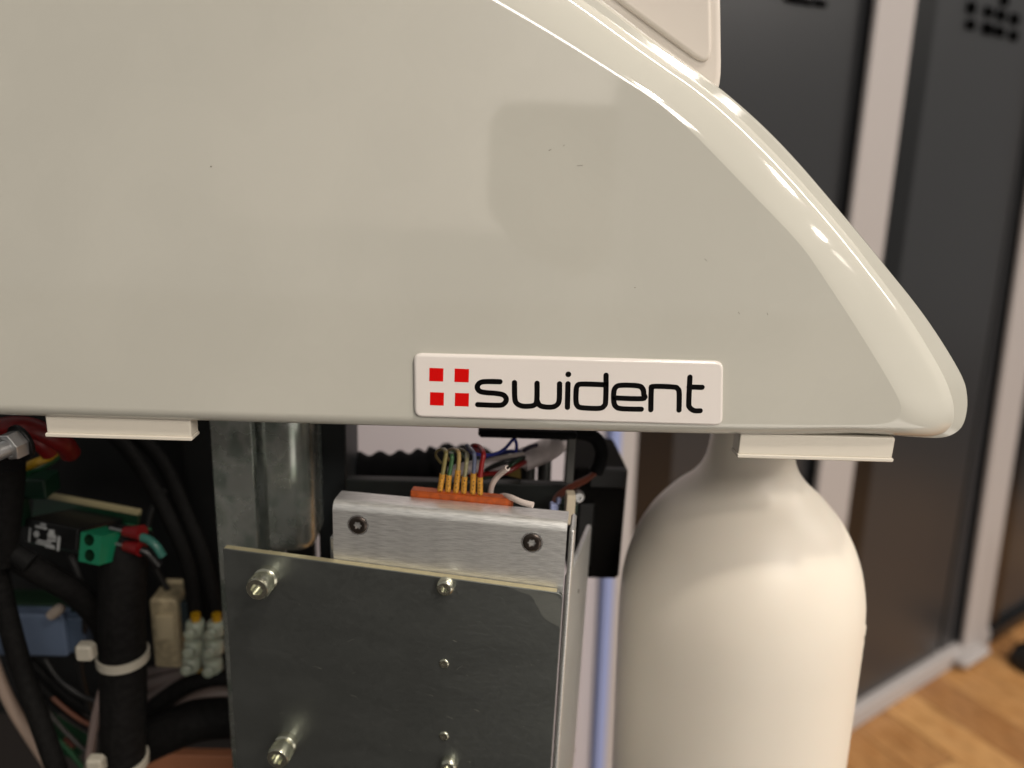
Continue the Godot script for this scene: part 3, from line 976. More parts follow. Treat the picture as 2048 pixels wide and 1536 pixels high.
# ---------- things seen in the gap behind the aluminium box ----------
func make_behind_housing():
	var blackm := mat(Color(0.05, 0.05, 0.055), 0.75, 0.0, 0.2)
	# thick white cable with its cores fanned out
	var c := thing("white_cable", "thick white cable with coloured cores fanning out behind the orange strip", "cable")
	var jac := textured(mat(Color(0.72, 0.68, 0.68), 0.5), noise_tex(0.02, [[0.3, grey(0.9)], [0.7, grey(1)]]), null, null, Vector3(20, 20, 20))
	var st := begin()
	tube(st, [V(17.47, 691.99, -58.00), V(22.74, 693.65, -60.00), V(27.96, 695.16, -63.00), V(31.86, 696.59, -68.00), V(34.31, 698.52, -76.00)], 4.6, 18, 6)
	part("jacket", st, jac, c)
	st = begin()
	tube(st, [V(17.90, 693.19, -56.00), V(12.42, 693.17, -52.00), V(5.80, 692.76, -50.00), V(-2.60, 691.51, -50.00), V(-10.12, 688.46, -52.00)], func(t): return lerpf(3.0, 2.2, t), 14, 6)
	part("inner_sleeve", st, jac, c)
	var cores := [
		[Color(0.05, 0.12, 0.42), [V(17.08, 696.58, -54.00), V(12.23, 697.60, -52.00), V(6.58, 697.19, -50.00), V(1.04, 695.03, -50.00)], 0.8],
		[Color(0.42, 0.04, 0.04), [V(18.08, 693.54, -52.00), V(15.09, 693.43, -48.00), V(10.45, 691.51, -46.00), V(4.02, 689.91, -48.00), V(-2.51, 688.09, -50.00)], 1.0],
		[Color(0.04, 0.16, 0.08), [V(17.61, 695.55, -52.00), V(14.04, 695.19, -47.00), V(9.54, 691.68, -47.00), V(3.13, 688.47, -48.00), V(-4.35, 686.82, -50.00)], 0.8],
		[Color(0.66, 0.62, 0.60), [V(17.17, 696.74, -52.00), V(13.10, 696.97, -49.00), V(8.85, 696.05, -49.00), V(3.86, 694.71, -50.00)], 0.9],
		[Color(0.02, 0.02, 0.02), [V(17.37, 695.52, -51.00), V(13.12, 695.77, -48.00), V(9.23, 694.85, -47.00), V(3.03, 691.48, -48.00)], 1.0],
		[Color(0.10, 0.05, 0.18), [V(22.63, 699.77, -54.00), V(19.75, 699.25, -53.00), V(17.18, 697.57, -53.00)], 0.8],
	]
	for e in cores:
		st = begin()
		tube(st, e[1], e[2], 10, 6)
		part("core_wire", st, mat(e[0], 0.4), c)
	# corrugated hose
	st = begin()
	var hp := [V(-70.36, 669.13, -95.00), V(-55.23, 669.33, -95.00), V(-37.99, 669.89, -96.00), V(-22.86, 670.94, -98.00), V(-12.06, 672.03, -102.00), V(1.40, 667.54, -110.00), V(18.15, 660.20, -120.00)]
	tube(st, hp, func(t): return 8.6 + 1.0 * sin(t * 70.0), 18, 16)
	tag(part("corrugated_hose", st, blackm), "black corrugated hose running behind the orange terminal strip", "hose")
	st = begin()
	box(st, (V(37.19, 708.19, -45.00) + V(-1.10, 707.01, -45.00)) * 0.5, V(36, 3.0, 6), 1)
	tag(part("painted_shade_strip", st, blackm), "thin black strip painted as the shade under the cover above the white cable", "strip")  # black strip put in for the shade inside the cover edge
	# dark steel rail
	st = begin()
	var ra: Vector3 = V(-49.27, 683.51, -50.00)
	var rb: Vector3 = V(39.47, 682.55, -50.00)
	box(st, V((ra.x + rb.x) * 0.5, (ra.y + rb.y) * 0.5 - 5.4, -54), V(rb.x - ra.x, 14, 5), 0.5)
	tag(part("rail", st, mat(Color(0.10, 0.115, 0.11), 0.5, 0.3)), "dark grey green rail lying behind the orange terminal strip", "rail")
	# yellow warning scrap behind the white stub
	st = begin()
	prism(st, PackedVector2Array([Vector2(11.27, 686.41), Vector2(17.13, 684.92), Vector2(16.39, 692.74)]), -57, -56, 0.1)
	tag(part("yellow_tab", st, mat(Color(0.34, 0.27, 0.05), 0.6)), "small dull yellow tab under the thick white cable", "tab")
	# two smoky upright tubes
	for e in [[V(21.71, 686.09, -85.00), V(22.21, 666.69, -85.00), "smoky grey upright tube under the white cable, left of two"], [V(28.47, 686.29, -85.00), V(28.87, 666.88, -85.00), "smoky grey upright tube under the white cable, right of two"]]:
		st = begin()
		tube(st, [e[0], e[1]], 3.0, 14, 1)
		tag(part("upright_tube", st, mat(Color(0.13, 0.135, 0.13), 0.3)), e[2], "tube", "smoky upright tubes")
	st = begin()
	var pi := thing("cream_pillar", "narrow plastic pillar at the back right corner of the aluminium box, cream at its foot", "pillar")
	var pa: Vector3 = V(33.72, 689.41, -34.00)
	var pb2: Vector3 = V(33.91, 677.67, -34.00)
	box(st, (pa + pb2) * 0.5, V(3.4, pa.y - pb2.y, 5), 0.5)
	part("foot", st, mat(Color(0.78, 0.73, 0.64), 0.5), pi)
	st = begin()
	box(st, (V(34.54, 707.69, -44.00) + pa + V(0, 0, -10)) * 0.5, V(3.0, 19, 3), 0.5)
	part("stem", st, mat(Color(0.26, 0.26, 0.25), 0.6), pi)
	var s := thing("pillar_screw", "small bright screw beside the narrow cream pillar", "screw", V(38.72, 681.77, -48.00))
	st = begin()
	screw_head(st, outward(Vector3.ZERO), [Vector2(2.3, -1), Vector2(2.3, 0.8), Vector2(1.8, 1.4)], 0.9, 0.8)
	part("head", st, mat(grey(0.7), 0.3, 0.9), s)
	st = begin()
	box(st, V(33.08, 680.46, -42.00), V(9, 3.4, 5), 0.4)
	tag(part("green_board", st, mat(Color(0.02, 0.13, 0.07), 0.4)), "small green board piece left of the narrow cream pillar", "circuit board")
	var pl := thing("pale_plug", "tiny pale blue white plug at the end of the brown wire", "plug", V(28.56, 681.98, -38.00))
	st = begin()
	box(st, V(0, 0, 0), V(3.2, 3.2, 3), 0.6)
	box(st, V(1.6, 2.4, 0), V(1.6, 2.4, 2), 0.5)
	part("body", st, mat(Color(0.60, 0.64, 0.80), 0.4), pl)
	# black cable arch with brown cores
	var bc := thing("black_cable", "black cable arching down at the right of the gap with two brown cores", "cable")
	st = begin()
	tube(st, [V(31.58, 702.35, -60.00), V(39.29, 702.99, -60.00), V(45.25, 701.13, -60.00), V(48.14, 696.27, -60.00), V(47.93, 691.07, -60.00), V(46.67, 686.84, -60.00)], 2.7, 14, 6)
	part("jacket", st, blackm, bc)
	for e in [[V(47.01, 687.48, -60.00), V(42.85, 686.29, -56.00), V(35.49, 685.10, -50.00), V(30.26, 683.92, -44.00), V(28.22, 682.90, -39.00)], [V(45.99, 687.01, -58.00), V(42.21, 685.23, -55.00), V(35.81, 684.32, -49.00), V(30.56, 683.56, -43.00), V(28.68, 682.97, -38.00)]]:
		st = begin()
		tube(st, e, 0.85, 10, 6)
		part("brown_core", st, mat(Color(0.30, 0.11, 0.03), 0.4), bc)
	# black block left of the bottle
	var bk := thing("black_block", "matt black block standing between the aluminium box and the white bottle", "block")
	st = begin()
	var ba: Vector3 = V(41.69, 678.75, -85.00)
	var bb: Vector3 = V(64.80, 625.71, -85.00)
	box(st, V((ba.x + bb.x) * 0.5, (ba.y + bb.y) * 0.5, -105), V(bb.x - ba.x, ba.y - bb.y, 40), 1.5)
	part("body", st, mat(Color(0.07, 0.065, 0.06), 0.8, 0.0, 0.2), bk)
	st = begin()
	box(st, V(ba.x + 6, (ba.y + bb.y) * 0.5 - 4, -84), V(7, 30, 3), 0.8)
	part("ridge", st, mat(Color(0.02, 0.02, 0.02), 0.5), bk)
	st = begin()
	box(st, V(55.75, 675.00, -84.00), V(16, 9, 4), 1)
	part("cap_ridge", st, mat(Color(0.02, 0.02, 0.02), 0.5), bk)


# ---------- white bottle ----------
func make_bottle():
	var mid: Vector3 = V(108.12, 646.29, -55.00)
	var o := thing("white_bottle", "matt white plastic bottle with a round shoulder and narrow neck below the cover", "bottle", V(109.5, 0, -62))
	var m := mat(Color(0.83, 0.80, 0.75), 0.42)
	textured(m, null, null, noise_tex(0.05, [], Vector2.ONE, true, 512, 2.0), Vector3(20, 20, 20), 0.012)
	m.subsurf_scatter_enabled = true
	m.subsurf_scatter_strength = 0.05
	var st := begin()
	var prof := [Vector2(0.01, 440), Vector2(44, 440), Vector2(48.6, 445)]
	prof.append_array(spline([Vector2(49.0, 452), Vector2(49.0, 500), Vector2(49.0, 550), Vector2(49.0, 595), Vector2(49.0, 615), Vector2(48.8, 630), Vector2(47.6, 643), Vector2(44.4, 655.5), Vector2(38.6, 667.5), Vector2(30.5, 677.5), Vector2(23.0, 684.5), Vector2(18.4, 691), Vector2(16.2, 699), Vector2(15.4, 714)], 6))
	prof.append_array([Vector2(15, 735), Vector2(0.01, 735)])
	lathe(st, Transform3D(Basis(Vector3(0, 0, 1), 0.042), V(27.5, 0, 0)), prof, 72, 40)
	part("body", st, m, o)
	st = begin()
	for k in 17:
		var y := 628.0 - 6.2 * k
		var ctr := Transform3D(Basis(Vector3(0, 0, 1), 0.042), V(27.5, 0, 0)) * V(45.0, y, 18.2)
		box(st, V(0, 0, 0), V(1.6, 5.4 - rng.randf() * 1.2, 3.0), 0.7, Transform3D(Basis(Vector3.UP, -0.38) * Basis(Vector3(0, 0, 1), 0.05 + rng.randf_range(-0.03, 0.03)), ctr))
	part("moulded_ridge", st, m, o)


# ---------- dark electrics on the left ----------
func cable(called, label, pts, r, m, category := "cable", group := ""):
	var st := begin()
	tube(st, pts, r, 14, 6)
	return tag(part(called, st, m), label, category, group)


func make_left_side():
	var rubber := textured(mat(Color(0.075, 0.072, 0.07), 0.72, 0.0, 0.25), noise_tex(0.03, [[0.3, grey(0.7)], [0.7, grey(1)]]), null, null, Vector3(20, 20, 20))
	var blackm := mat(Color(0.06, 0.06, 0.06), 0.7, 0.0, 0.25)
	# dark back plate of the machine
	var st := begin()
	var ca: Vector3 = V(-277.44, 669.21, -140.00)
	var cb: Vector3 = V(-81.56, 504.61, -140.00)
	box(st, V((ca.x + cb.x) * 0.5, (800 + cb.y) * 0.5, -143), V(cb.x - ca.x, 800 - cb.y, 4), 1)
	box(st, (V(-131.58, 666.45, -125.00) + V(-131.47, 575.52, -125.00)) * 0.5 + V(4, 20, 0), V(20, 140, 3), 0.5)
	tag(part("back_plate", st, mat(Color(0.06, 0.068, 0.072), 0.6, 0.2)), "dark back plate behind the cables on the left", "metal plate")
	# relay board
	var qb := Basis(Vector3.UP, deg_to_rad(-18.0)) * Basis(Vector3.RIGHT, deg_to_rad(-14.0))
	var o := thing("relay_board", "circuit board with a black relay and a green two-way screw terminal", "circuit board", V(-152.70, 649.31, -60.00), qb)
	var pcb := mat(Color(0.03, 0.17, 0.10), 0.35)
	var e0: Vector3 = V(-62.66, 7.73, -34.00)
	var e1: Vector3 = V(-5.26, 6.24, -34.00)
	st = begin()
	box(st, V((e0.x + e1.x) * 0.5, (e0.y + e1.y) * 0.5 - 11, -34), V(e1.x - e0.x, 24, 1.0), 0.1)
	part("board", st, pcb, o)
	st = begin()
	box(st, V((e0.x + e1.x) * 0.5, (e0.y + e1.y) * 0.5 + 0.4, -34), V(e1.x - e0.x, 2.4, 2.2), 0.2, Transform3D.IDENTITY)
	part("board_edge", st, mat(Color(0.62, 0.58, 0.44), 0.6), o)
	var ra: Vector3 = V(-41.14, 3.75, -8.00)
	var rb: Vector3 = V(-12.87, -6.00, -8.00)
	st = begin()
	box(st, V((ra.x + rb.x) * 0.5, (ra.y + rb.y) * 0.5, -21), V(rb.x - ra.x, ra.y - rb.y, 25), 0.7)
	var rl := part("relay", st, mat(Color(0.045, 0.045, 0.046), 0.38), o)
	# print on the relay: illegible pale marks
	st = begin()
	var pr := mat(Color(0.60, 0.61, 0.61), 0.6)
	for mk in [[V(-36.95, -2.83, -8.40), 1.0, 6.0], [V(-21.86, -3.87, -8.40), 1.2, 6.0], [V(-31.40, 1.25, -8.40), 6.0, 1.0], [V(-30.52, 2.65, -8.40), 3.0, 0.8], [V(-25.88, 0.27, -8.40), 2.8, 1.8], [V(-25.75, -0.97, -8.40), 4.2, 0.8], [V(-25.39, -1.95, -8.40), 4.4, 0.8], [V(-29.26, -4.28, -8.40), 7.5, 0.7], [V(-28.62, -5.44, -8.40), 9.5, 0.7], [V(-25.51, -3.23, -8.40), 4.6, 0.7], [V(-25.96, -6.24, -8.40), 5.0, 0.6]]:
		box(st, mk[0], V(mk[1], mk[2], 0.1), 0.02)
	part("relay_print", st, pr, rl)
	st = begin()
	lathe(st, outward(V(-33.46, -1.84, -8.45)), [Vector2(1.5, 0.0), Vector2(1.5, 0.1), Vector2(0.01, 0.1)], 8)
	part("relay_emblem", st, pr, rl)
	# green terminal: real sockets
	var ta: Vector3 = V(-3.27, 5.65, 0.00)
	var tb: Vector3 = V(6.65, -6.03, 0.00)
	var gm := mat(Color(0.05, 0.40, 0.28), 0.38)
	var csg := CSGCombiner3D.new()
	csg.name = "screw_terminal"
	o.add_child(csg, true)
	var ctr := V((ta.x + tb.x) * 0.5, (ta.y + tb.y) * 0.5, -8)
	var cb1 := CSGBox3D.new()
	cb1.name = "block"
	cb1.size = V(tb.x - ta.x, ta.y - tb.y, 16) * MM
	cb1.position = ctr * MM
	cb1.material = gm
	csg.add_child(cb1)
	var cb2 := CSGBox3D.new()
	cb2.name = "shoulder"
	cb2.size = V(tb.x - ta.x + 2.0, ta.y - tb.y - 2.5, 13) * MM
	cb2.position = (ctr + V(0.8, -0.2, -11)) * MM
	cb2.material = gm
	csg.add_child(cb2)
	for p in [V(0.87, 3.14, 0.00), V(1.76, -2.90, -0.00)]:
		var hole := CSGCylinder3D.new()
		hole.name = "socket_hole"
		hole.operation = CSGShape3D.OPERATION_SUBTRACTION
		hole.radius = 2.4 * MM
		hole.height = 12 * MM
		hole.sides = 24
		hole.rotation_degrees = Vector3(90, 0, 0)
		hole.position = p * MM
		hole.material = mat(Color(0.02, 0.15, 0.08), 0.5)
		csg.add_child(hole, true)
		st = begin()
		var t := outward(p + V(0, 0, -4.5))
		lathe(st, t, [Vector2(1.9, -1), Vector2(1.9, 0), Vector2(0.01, 0.1)], 20)
		box(st, V(0, 0.12, 0), V(3.0, 0.3, 0.5), 0.05, t)
		part("clamp_screw", st, mat(Color(0.10, 0.13, 0.12), 0.4, 0.6), o)
	# crimped wires in the terminal's side
	var fr := [[V(4.50, 4.27, -11.56), V(12.00, 2.41, -17.77)], [V(4.50, -1.78, -12.82), V(12.00, -3.57, -17.38)]]
	var names := ["teal wire with a red ferrule in the upper way of the green terminal", "black wire with a red ferrule in the lower way of the green terminal"]
	var tails := [[V(-132.11, 653.38, -62.00), V(-128.64, 652.67, -61.00), V(-125.50, 650.43, -60.00), V(-123.49, 646.32, -60.00)], [V(-132.60, 647.67, -62.00), V(-130.16, 646.40, -62.00), V(-128.22, 643.80, -62.00), V(-126.11, 640.73, -62.00)]]
	var starts := [[V(-142.01, 653.96, -66.00), V(-139.59, 654.08, -65.00), V(-131.57, 655.13, -62.00)], [V(-142.59, 647.75, -66.00), V(-140.18, 647.67, -65.00), V(-132.34, 648.33, -62.00)]]
	var tc := [Color(0.16, 0.36, 0.32), Color(0.04, 0.035, 0.033)]
	for i in 2:
		var f := thing("ferrule_wire", names[i], "wire", Vector3.ZERO, Basis.IDENTITY, "wires in the green terminal")
		st = begin()
		tube(st, [starts[i][0] + V(-4, 1, 0), starts[i][1]], 0.7, 10, 1)
		part("metal_pin", st, mat(grey(0.6), 0.3, 0.9), f)
		st = begin()
		tube(st, [starts[i][1], starts[i][1].lerp(starts[i][2], 0.5), starts[i][2]], func(t): return lerpf(1.9, 3.2, t), 16, 6)
		part("ferrule", st, mat(Color(0.38, 0.03, 0.05), 0.4), f)
		st = begin()
		tube(st, tails[i], 1.75, 14, 6)
		part("insulation", st, mat(tc[i], 0.4), f)

	# battery stud with nut, washer and red lug
	var bt := thing("terminal_stud", "bright threaded stud with a hexagon nut at the left edge", "bolt", V(-151.76, 705.89, -24.00), (Basis(Vector3.UP, deg_to_rad(-26)) * Basis(Vector3.RIGHT, deg_to_rad(8))) * 0.70)
	var chrome := mat(grey(0.86), 0.3, 0.9)
	var hexa := PackedVector2Array()
	for k in 6: hexa.append(Vector2.from_angle(TAU * k / 6 + 0.25) * 7.0)
	st = begin()
	prism(st, hexa, -1.5, 4.5, 0.7, 2)
	part("nut", st, chrome, bt)
	st = begin()
	var th := []
	for k in 22: th.append(Vector2(3.9 if k % 2 else 3.3, 3.0 + k * 0.42))
	th.append(Vector2(3.0, 12.6))
	th.append(Vector2(0.01, 12.6))
	lathe(st, outward(Vector3.ZERO), th, 28)
	part("thread", st, chrome, bt)
	st = begin()
	lathe(st, outward(Vector3.ZERO), [Vector2(4.3, 4.4), Vector2(4.6, 4.9), Vector2(5.6, 4.6)], 28)
	part("nut_collar", st, chrome, bt)
	st = begin()
	lathe(st, outward(Vector3.ZERO), [Vector2(0.01, -3), Vector2(8.6, -3), Vector2(8.6, -1.6), Vector2(0.01, -1.6)], 32)
	part("washer", st, mat(Color(0.03, 0.027, 0.025), 0.4, 0.4), bt)
	var redm := mat(Color(0.42, 0.02, 0.025), 0.42)
	cable("red_cable", "dark red cable along the underside of the cover above the stud", [V(-178.11, 701.52, -44.00), V(-169.14, 704.04, -44.00), V(-161.24, 705.04, -44.00), V(-155.74, 702.26, -46.00), V(-152.55, 695.98, -52.00), V(-155.78, 688.37, -62.00)], 3.6, redm)
	cable("red_cable", "second dark red strand below the first behind the nut", [V(-187.55, 692.19, -60.00), V(-174.29, 695.20, -60.00), V(-166.17, 693.85, -60.00), V(-164.45, 687.35, -64.00)], 3.4, redm)
	st = begin()
	tube(st, [V(-174.62, 687.66, -52.00), V(-177.37, 675.72, -54.00), V(-181.62, 658.11, -56.00), V(-185.42, 644.12, -58.00)], func(t): return lerpf(7.0, 6.0, t), 18, 4)
	tag(part("rubber_boot", st, rubber), "black rubber boot hanging below the threaded stud", "boot")
	# earth wire and green pieces
	var ew := thing("earth_wire", "green and yellow striped earth wire behind the threaded stud", "wire")
	st = begin()
	tube(st, [V(-183.74, 673.37, -75.00), V(-178.46, 676.33, -75.00), V(-173.98, 678.08, -78.00), V(-172.99, 679.51, -84.00)], 2.4, 12, 6)
	part("green_stripe", st, mat(Color(0.03, 0.25, 0.13), 0.4), ew)
	st = begin()
	tube(st, [V(-180.91, 676.64, -73.50), V(-176.34, 678.92, -73.50), V(-172.53, 680.22, -76.50), V(-172.30, 681.00, -83.00)], 1.7, 12, 6)
	part("yellow_stripe", st, mat(Color(0.62, 0.48, 0.03), 0.4), ew)
	st = begin()
	box(st, V(-185.80, 663.42, -88.00), V(14, 9, 12), 0.8)
	tag(part("green_terminal", st, mat(Color(0.02, 0.14, 0.085), 0.4)), "dark green terminal block above the beige board edge", "terminal block")
	st = begin()
	box(st, V(-190.91, 654.57, -82.00), V(6, 14, 8), 0.8)
	tag(part("green_terminal", st, mat(Color(0.02, 0.16, 0.10), 0.4)), "dark green terminal block left of the black relay", "terminal block")

	# big sleeves and cables
	cable("cable_sleeve", "thick black cable sleeve hanging below the green screw terminal", [V(-143.43, 648.18, -78.00), V(-144.00, 639.81, -72.00), V(-144.93, 621.27, -68.00), V(-146.13, 596.38, -66.00), V(-147.62, 568.17, -64.00), V(-150.80, 530.92, -62.00)], 9.4, rubber, "cable")
	cable("black_cable", "black cable crossing from the left edge into the thick sleeve", [V(-201.44, 647.13, -66.00), V(-186.52, 641.97, -66.00), V(-176.23, 630.95, -70.00), V(-168.41, 619.45, -76.00), V(-162.56, 602.48, -82.00), V(-160.74, 584.64, -86.00)], 5.2, rubber)
	cable("heat_shrink_tube", "black shrink tube with an open end left of the relay", [V(-193.09, 657.24, -58.00), V(-184.41, 651.70, -58.00), V(-177.53, 646.05, -58.00), V(-173.70, 643.10, -58.00)], func(t): return lerpf(3.4, 4.2, t), blackm, "tube")
	cable("black_cable", "black cable running down the left edge past the blue box", [V(-191.38, 640.70, -64.00), V(-190.30, 619.23, -64.00), V(-186.55, 596.01, -62.00), V(-181.34, 573.33, -60.00), V(-174.40, 542.25, -58.00)], 4.1, rubber)
	cable("white_cable", "white cable curving down the lower left edge behind the black cable", [V(-208.12, 593.11, -76.00), V(-205.21, 575.60, -76.00), V(-201.22, 560.21, -76.00), V(-195.65, 545.79, -76.00), V(-188.27, 528.28, -76.00)], 2.6, mat(Color(0.56, 0.49, 0.44), 0.45))
	cable("white_cable", "white cable behind the lower part of the thick sleeve", [V(-166.13, 565.08, -84.00), V(-169.25, 553.27, -82.00), V(-171.28, 541.40, -80.00), V(-173.77, 525.27, -78.00)], 1.9, mat(Color(0.50, 0.44, 0.42), 0.45))
	for e in [
		["thin black cable looping in the dark left of the thick sleeve, upper one", [V(-213.09, 561.39, -110.00), V(-201.64, 548.98, -108.00), V(-189.78, 539.32, -106.00), V(-176.36, 532.50, -104.00)], 2.2],
		["thin black cable looping in the dark left of the thick sleeve, lower one", [V(-212.84, 554.43, -108.00), V(-201.39, 541.98, -106.00), V(-189.53, 532.29, -104.00), V(-176.12, 525.46, -102.00)], 2.4],
	]: cable("thin_cable", e[0], e[1], e[2], blackm, "cable", "thin cables left of the sleeve")
	cable("black_cable", "black cable dropping from the cover to the left yellow ferrule", [V(-167.71, 682.14, -112.00), V(-156.85, 671.32, -110.00), V(-144.61, 652.79, -106.00), V(-134.58, 632.75, -102.00), V(-129.51, 615.02, -100.00), V(-127.35, 592.96, -98.00)], 3.4, rubber)
	cable("black_cable", "black cable dropping from the cover to the right yellow ferrule", [V(-160.67, 680.33, -118.00), V(-145.04, 664.93, -115.00), V(-133.23, 640.13, -110.00), V(-124.32, 617.47, -105.00), V(-118.27, 591.87, -100.00)], 3.4, rubber)
	for e in [
		["thin grey wire sagging below the blue box, nearest to the white cable", [V(-218.87, 562.79, -104.00), V(-209.80, 551.97, -102.00), V(-198.99, 535.41, -100.00), V(-185.48, 520.03, -98.00), V(-172.03, 511.44, -98.00)], 1.1, Color(0.20, 0.19, 0.18)],
		["thin black wire sagging below the blue box", [V(-200.93, 567.85, -102.00), V(-194.09, 557.92, -100.00), V(-183.42, 550.77, -98.00), V(-170.03, 547.55, -96.00)], 1.3, Color(0.07, 0.07, 0.07)],
		["thin brown wire crossing below the blue box toward the thick sleeve", [V(-198.69, 548.11, -100.00), V(-190.25, 541.42, -98.00), V(-181.56, 536.98, -96.00), V(-170.90, 533.73, -95.00)], 1.0, Color(0.40, 0.24, 0.17)],
		["thin black wire hanging from the relay board behind the thick sleeve", [V(-182.21, 623.84, -100.00), V(-178.01, 612.47, -98.00), V(-177.68, 594.48, -98.00), V(-183.92, 566.34, -100.00), V(-183.01, 539.75, -102.00)], 1.4, Color(0.07, 0.07, 0.07)],
		["thin black wire crossing the dark gap right of the green terminal", [V(-140.93, 653.24, -108.00), V(-146.84, 642.61, -104.00), V(-148.27, 626.14, -102.00), V(-142.93, 607.24, -104.00), V(-137.68, 595.63, -106.00)], 1.3, Color(0.07, 0.07, 0.07)],
		["thin green wire at the bottom left behind the black cable", [V(-210.75, 535.22, -100.00), V(-201.16, 526.77, -100.00), V(-191.91, 513.80, -100.00), V(-186.09, 500.51, -100.00)], 1.2, Color(0.04, 0.26, 0.14)],
	]: cable("thin_wire", e[0], e[1], e[2], mat(e[3], 0.5), "wire")
	st = begin()
	box(st, V(-191.67, 626.69, -68.00), V(3.0, 2.6, 3.0), 0.8)
	tag(part("pink_plug", st, mat(Color(0.62, 0.26, 0.26), 0.5)), "tiny pink plug end at the left edge above the blue box", "plug")
	# nylon ties
	var nylon := mat(Color(0.62, 0.60, 0.55), 0.4)
	for e in [[V(-146.17, 595.89, -66.00), "white cable tie round the middle of the thick black sleeve", V(-153.30, 607.90, -52.00), V(-145.97, 595.90, -66.00)], [V(-149.23, 545.79, -62.50), "white cable tie round the thick black sleeve at the bottom edge", V(-153.18, 556.30, -49.00), V(-149.27, 545.27, -62.50)]]:
		var t := thing("cable_tie", e[1], "cable tie", Vector3.ZERO, Basis.IDENTITY, "ties round the black sleeve")
		st = begin()
		lathe(st, Transform3D(Basis.IDENTITY, e[0]), [Vector2(9.5, -2.0), Vector2(10.3, -1.9), Vector2(10.4, 1.9), Vector2(9.5, 2.0)], 36, 20)
		part("strap", st, nylon, t)
		st = begin()
		box(st, e[2], V(7.6, 8.0, 6.0), 1.8, Transform3D.IDENTITY)
		part("head", st, nylon, t)
	st = begin()
	tube(st, [V(-185.46, 602.19, -84.00), V(-178.82, 607.80, -84.00)], func(t): return 2.4 * sqrt(maxf(0.05, 1.0 - pow(absf(2.0 * t - 1.0), 4.0))), 14, 8)
	tag(part("nylon_peg", st, mat(Color(0.50, 0.46, 0.42), 0.5)), "short pale peg leaning in front of the blue box", "peg")
	# blue box
	var bb := thing("blue_box", "slate blue plastic box behind the black cables at the left edge", "box")
	var b0: Vector3 = V(-226.99, 595.82, -95.00)
	var b1: Vector3 = V(-186.06, 573.91, -95.00)
	st = begin()
	box(st, V((b0.x + b1.x) * 0.5, (b0.y + b1.y) * 0.5, -99), V(b1.x - b0.x, b0.y - b1.y, 8), 1)
	part("body", st, mat(Color(0.31, 0.36, 0.44), 0.5), bb)
	st = begin()
	box(st, V(b1.x + 3.5, (b0.y + b1.y) * 0.5 - 1, -101), V(8, b0.y - b1.y - 3, 8), 1)
	part("shaded_side", st, mat(Color(0.22, 0.27, 0.34), 0.5), bb)  # side face in a darker copy of the blue, for its shade
	st = begin()
	box(st, V(-205.67, 593.94, -108.00), V(44, 7, 12), 0.5)
	tag(part("green_strip", st, mat(Color(0.02, 0.13, 0.05), 0.5)), "dark green strip lying on top of the blue box", "circuit board")
	# cream relay box
	var cr := thing("cream_box", "cream plastic box right of the thick black sleeve", "box")
	var c0: Vector3 = V(-147.15, 604.77, -95.00)
	var c1: Vector3 = V(-134.57, 568.72, -95.00)
	st = begin()
	box(st, V((c0.x + c1.x) * 0.5, (c0.y + c1.y) * 0.5, -105), V(c1.x - c0.x, c0.y - c1.y, 20), 1.2)
	part("body", st, textured(mat(Color(0.62, 0.57, 0.46), 0.5), noise_tex(0.02, [[0.3, grey(0.85)], [0.7, grey(1)]]), null, null, Vector3(20, 20, 20)), cr)
	st = begin()
	box(st, V(-140.49, 590.95, -94.60), V(8, 12, 1.2), 0.4)
	part("label_plate", st, mat(Color(0.66, 0.61, 0.50), 0.5), cr)
	st = begin()
	box(st, V(-133.88, 592.97, -104.00), V(6, 16, 10), 0.8)
	tag(part("teal_block", st, mat(Color(0.10, 0.15, 0.17), 0.5)), "dim teal grey block right of the cream box", "block")
	# clear terminal strip
	var ts := thing("terminal_strip", "milky clear two-way terminal strip with four yellow ferrules", "terminal block")
	var milky := mat(Color(0.62, 0.64, 0.58), 0.25)
	milky.subsurf_scatter_enabled = true
	milky.subsurf_scatter_strength = 0.1
	var ferr := mat(Color(0.66, 0.50, 0.02), 0.45)
	for e in [[V(-125.65, 592.97, -92.00), V(-126.99, 583.27, -92.00), V(-128.51, 574.22, -92.00)], [V(-116.22, 593.17, -92.00), V(-117.48, 583.46, -92.00), V(-118.78, 573.34, -92.00)]]:
		st = begin()
		for p in e:
			lathe(st, Transform3D(Basis.IDENTITY, p), [Vector2(0.01, -3.9), Vector2(3.4, -3.7), Vector2(4.1, -2.6), Vector2(4.2, 2.4), Vector2(3.4, 3.6), Vector2(0.01, 3.9)], 20, 60)
			lathe(st, Transform3D(Basis(Vector3.RIGHT, PI * 0.5), p + V(-0.6, 0, 2.4)), [Vector2(2.7, 0.0), Vector2(2.6, 3.6), Vector2(1.9, 4.2), Vector2(1.6, 3.2), Vector2(0.01, 3.0)], 18, 40)
		part("barrel", st, milky, ts)
		for q in [e[0] + V(0.4, 5.2, 0), e[2] + V(2.2, -5.0, 0)]:
			st = begin()
			tube(st, [q + V(0, 1.9, 0), q - V(0, 1.9, 0)], 2.1, 14, 1)
			part("yellow_ferrule", st, ferr, ts)
	st = begin()
	box(st, V(-124.03, 578.82, -97.00), V(14, 17, 4), 0.8)
	part("web", st, milky, ts)
	# cable bundle below the terminal strip
	var gc := mat(Color(0.34, 0.30, 0.29), 0.5)
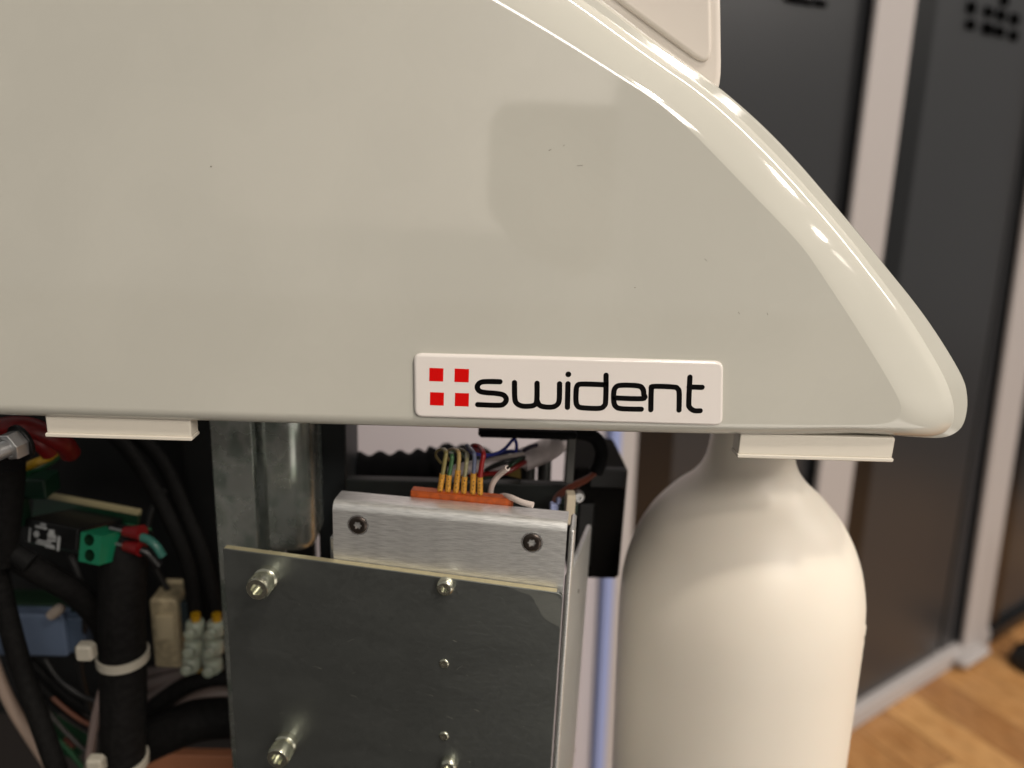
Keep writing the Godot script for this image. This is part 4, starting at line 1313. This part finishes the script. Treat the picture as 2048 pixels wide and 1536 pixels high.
	for e in [
		["grey cable sweeping left under the milky terminal strip, topmost", [V(-160.95, 557.78, -104.00), V(-147.94, 562.83, -102.00), V(-136.07, 564.71, -102.00), V(-125.18, 561.80, -104.00)], 2.6, gc],
		["grey cable sweeping left under the milky terminal strip, middle", [V(-162.12, 551.55, -100.00), V(-149.00, 558.58, -98.00), V(-134.65, 563.80, -98.00), V(-122.97, 564.56, -98.00), V(-109.73, 561.68, -100.00)], 3.4, gc],
		["grey cable sweeping left under the milky terminal strip, lowest of the upper three", [V(-159.51, 544.74, -98.00), V(-148.60, 553.47, -96.00), V(-136.40, 561.41, -96.00), V(-122.68, 563.66, -97.00)], 2.8, gc],
		["black cable arching from the terminal strip down to the left", [V(-153.64, 542.67, -92.00), V(-143.82, 554.10, -90.00), V(-131.30, 564.04, -89.00), V(-120.08, 567.26, -90.00), V(-107.07, 566.01, -92.00)], 4.0, rubber],
		["pale grey cable arching over the black coil", [V(-139.52, 545.05, -86.00), V(-132.31, 555.51, -84.00), V(-122.85, 562.12, -84.00), V(-114.09, 563.64, -85.00), V(-103.55, 560.66, -87.00)], 3.2, mat(Color(0.36, 0.31, 0.29), 0.5)],
	]: cable("grey_cable" if "grey" in e[0] else "black_cable", e[0], e[1], e[2], e[3])
	cable("cable_coil", "thick black cable coil at the lower edge beside the grey plate", [V(-152.02, 535.50, -84.00), V(-137.08, 546.26, -80.00), V(-123.49, 554.05, -78.00), V(-112.98, 554.73, -80.00), V(-100.81, 552.23, -84.00)], 9.5, rubber, "cable")
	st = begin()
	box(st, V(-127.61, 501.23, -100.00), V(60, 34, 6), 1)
	tag(part("floor_stand_in", st, mat(Color(0.56, 0.36, 0.25), 0.6)), "reddish brown panel added in place of the floor below the black cable coil", "panel")  # added panel standing in for the brown floor under the coil
	# lower circuit board scrap
	st = begin()
	prism(st, PackedVector2Array([Vector2(-208.38, 529.87), Vector2(-188.13, 513.23), Vector2(-199.27, 501.54), Vector2(-210.99, 507.46)]), -113, -112, 0.1)
	tag(part("green_board", st, mat(Color(0.03, 0.20, 0.11), 0.4)), "green circuit board corner between the black cables at the bottom left", "circuit board")
	st = begin()
	tube(st, [V(-199.16, 519.38, -106.00), V(-194.66, 515.85, -104.00)], 1.8, 10, 1)
	tag(part("copper_piece", st, mat(Color(0.35, 0.14, 0.08), 0.4)), "small copper coloured piece on the green board corner", "wire")
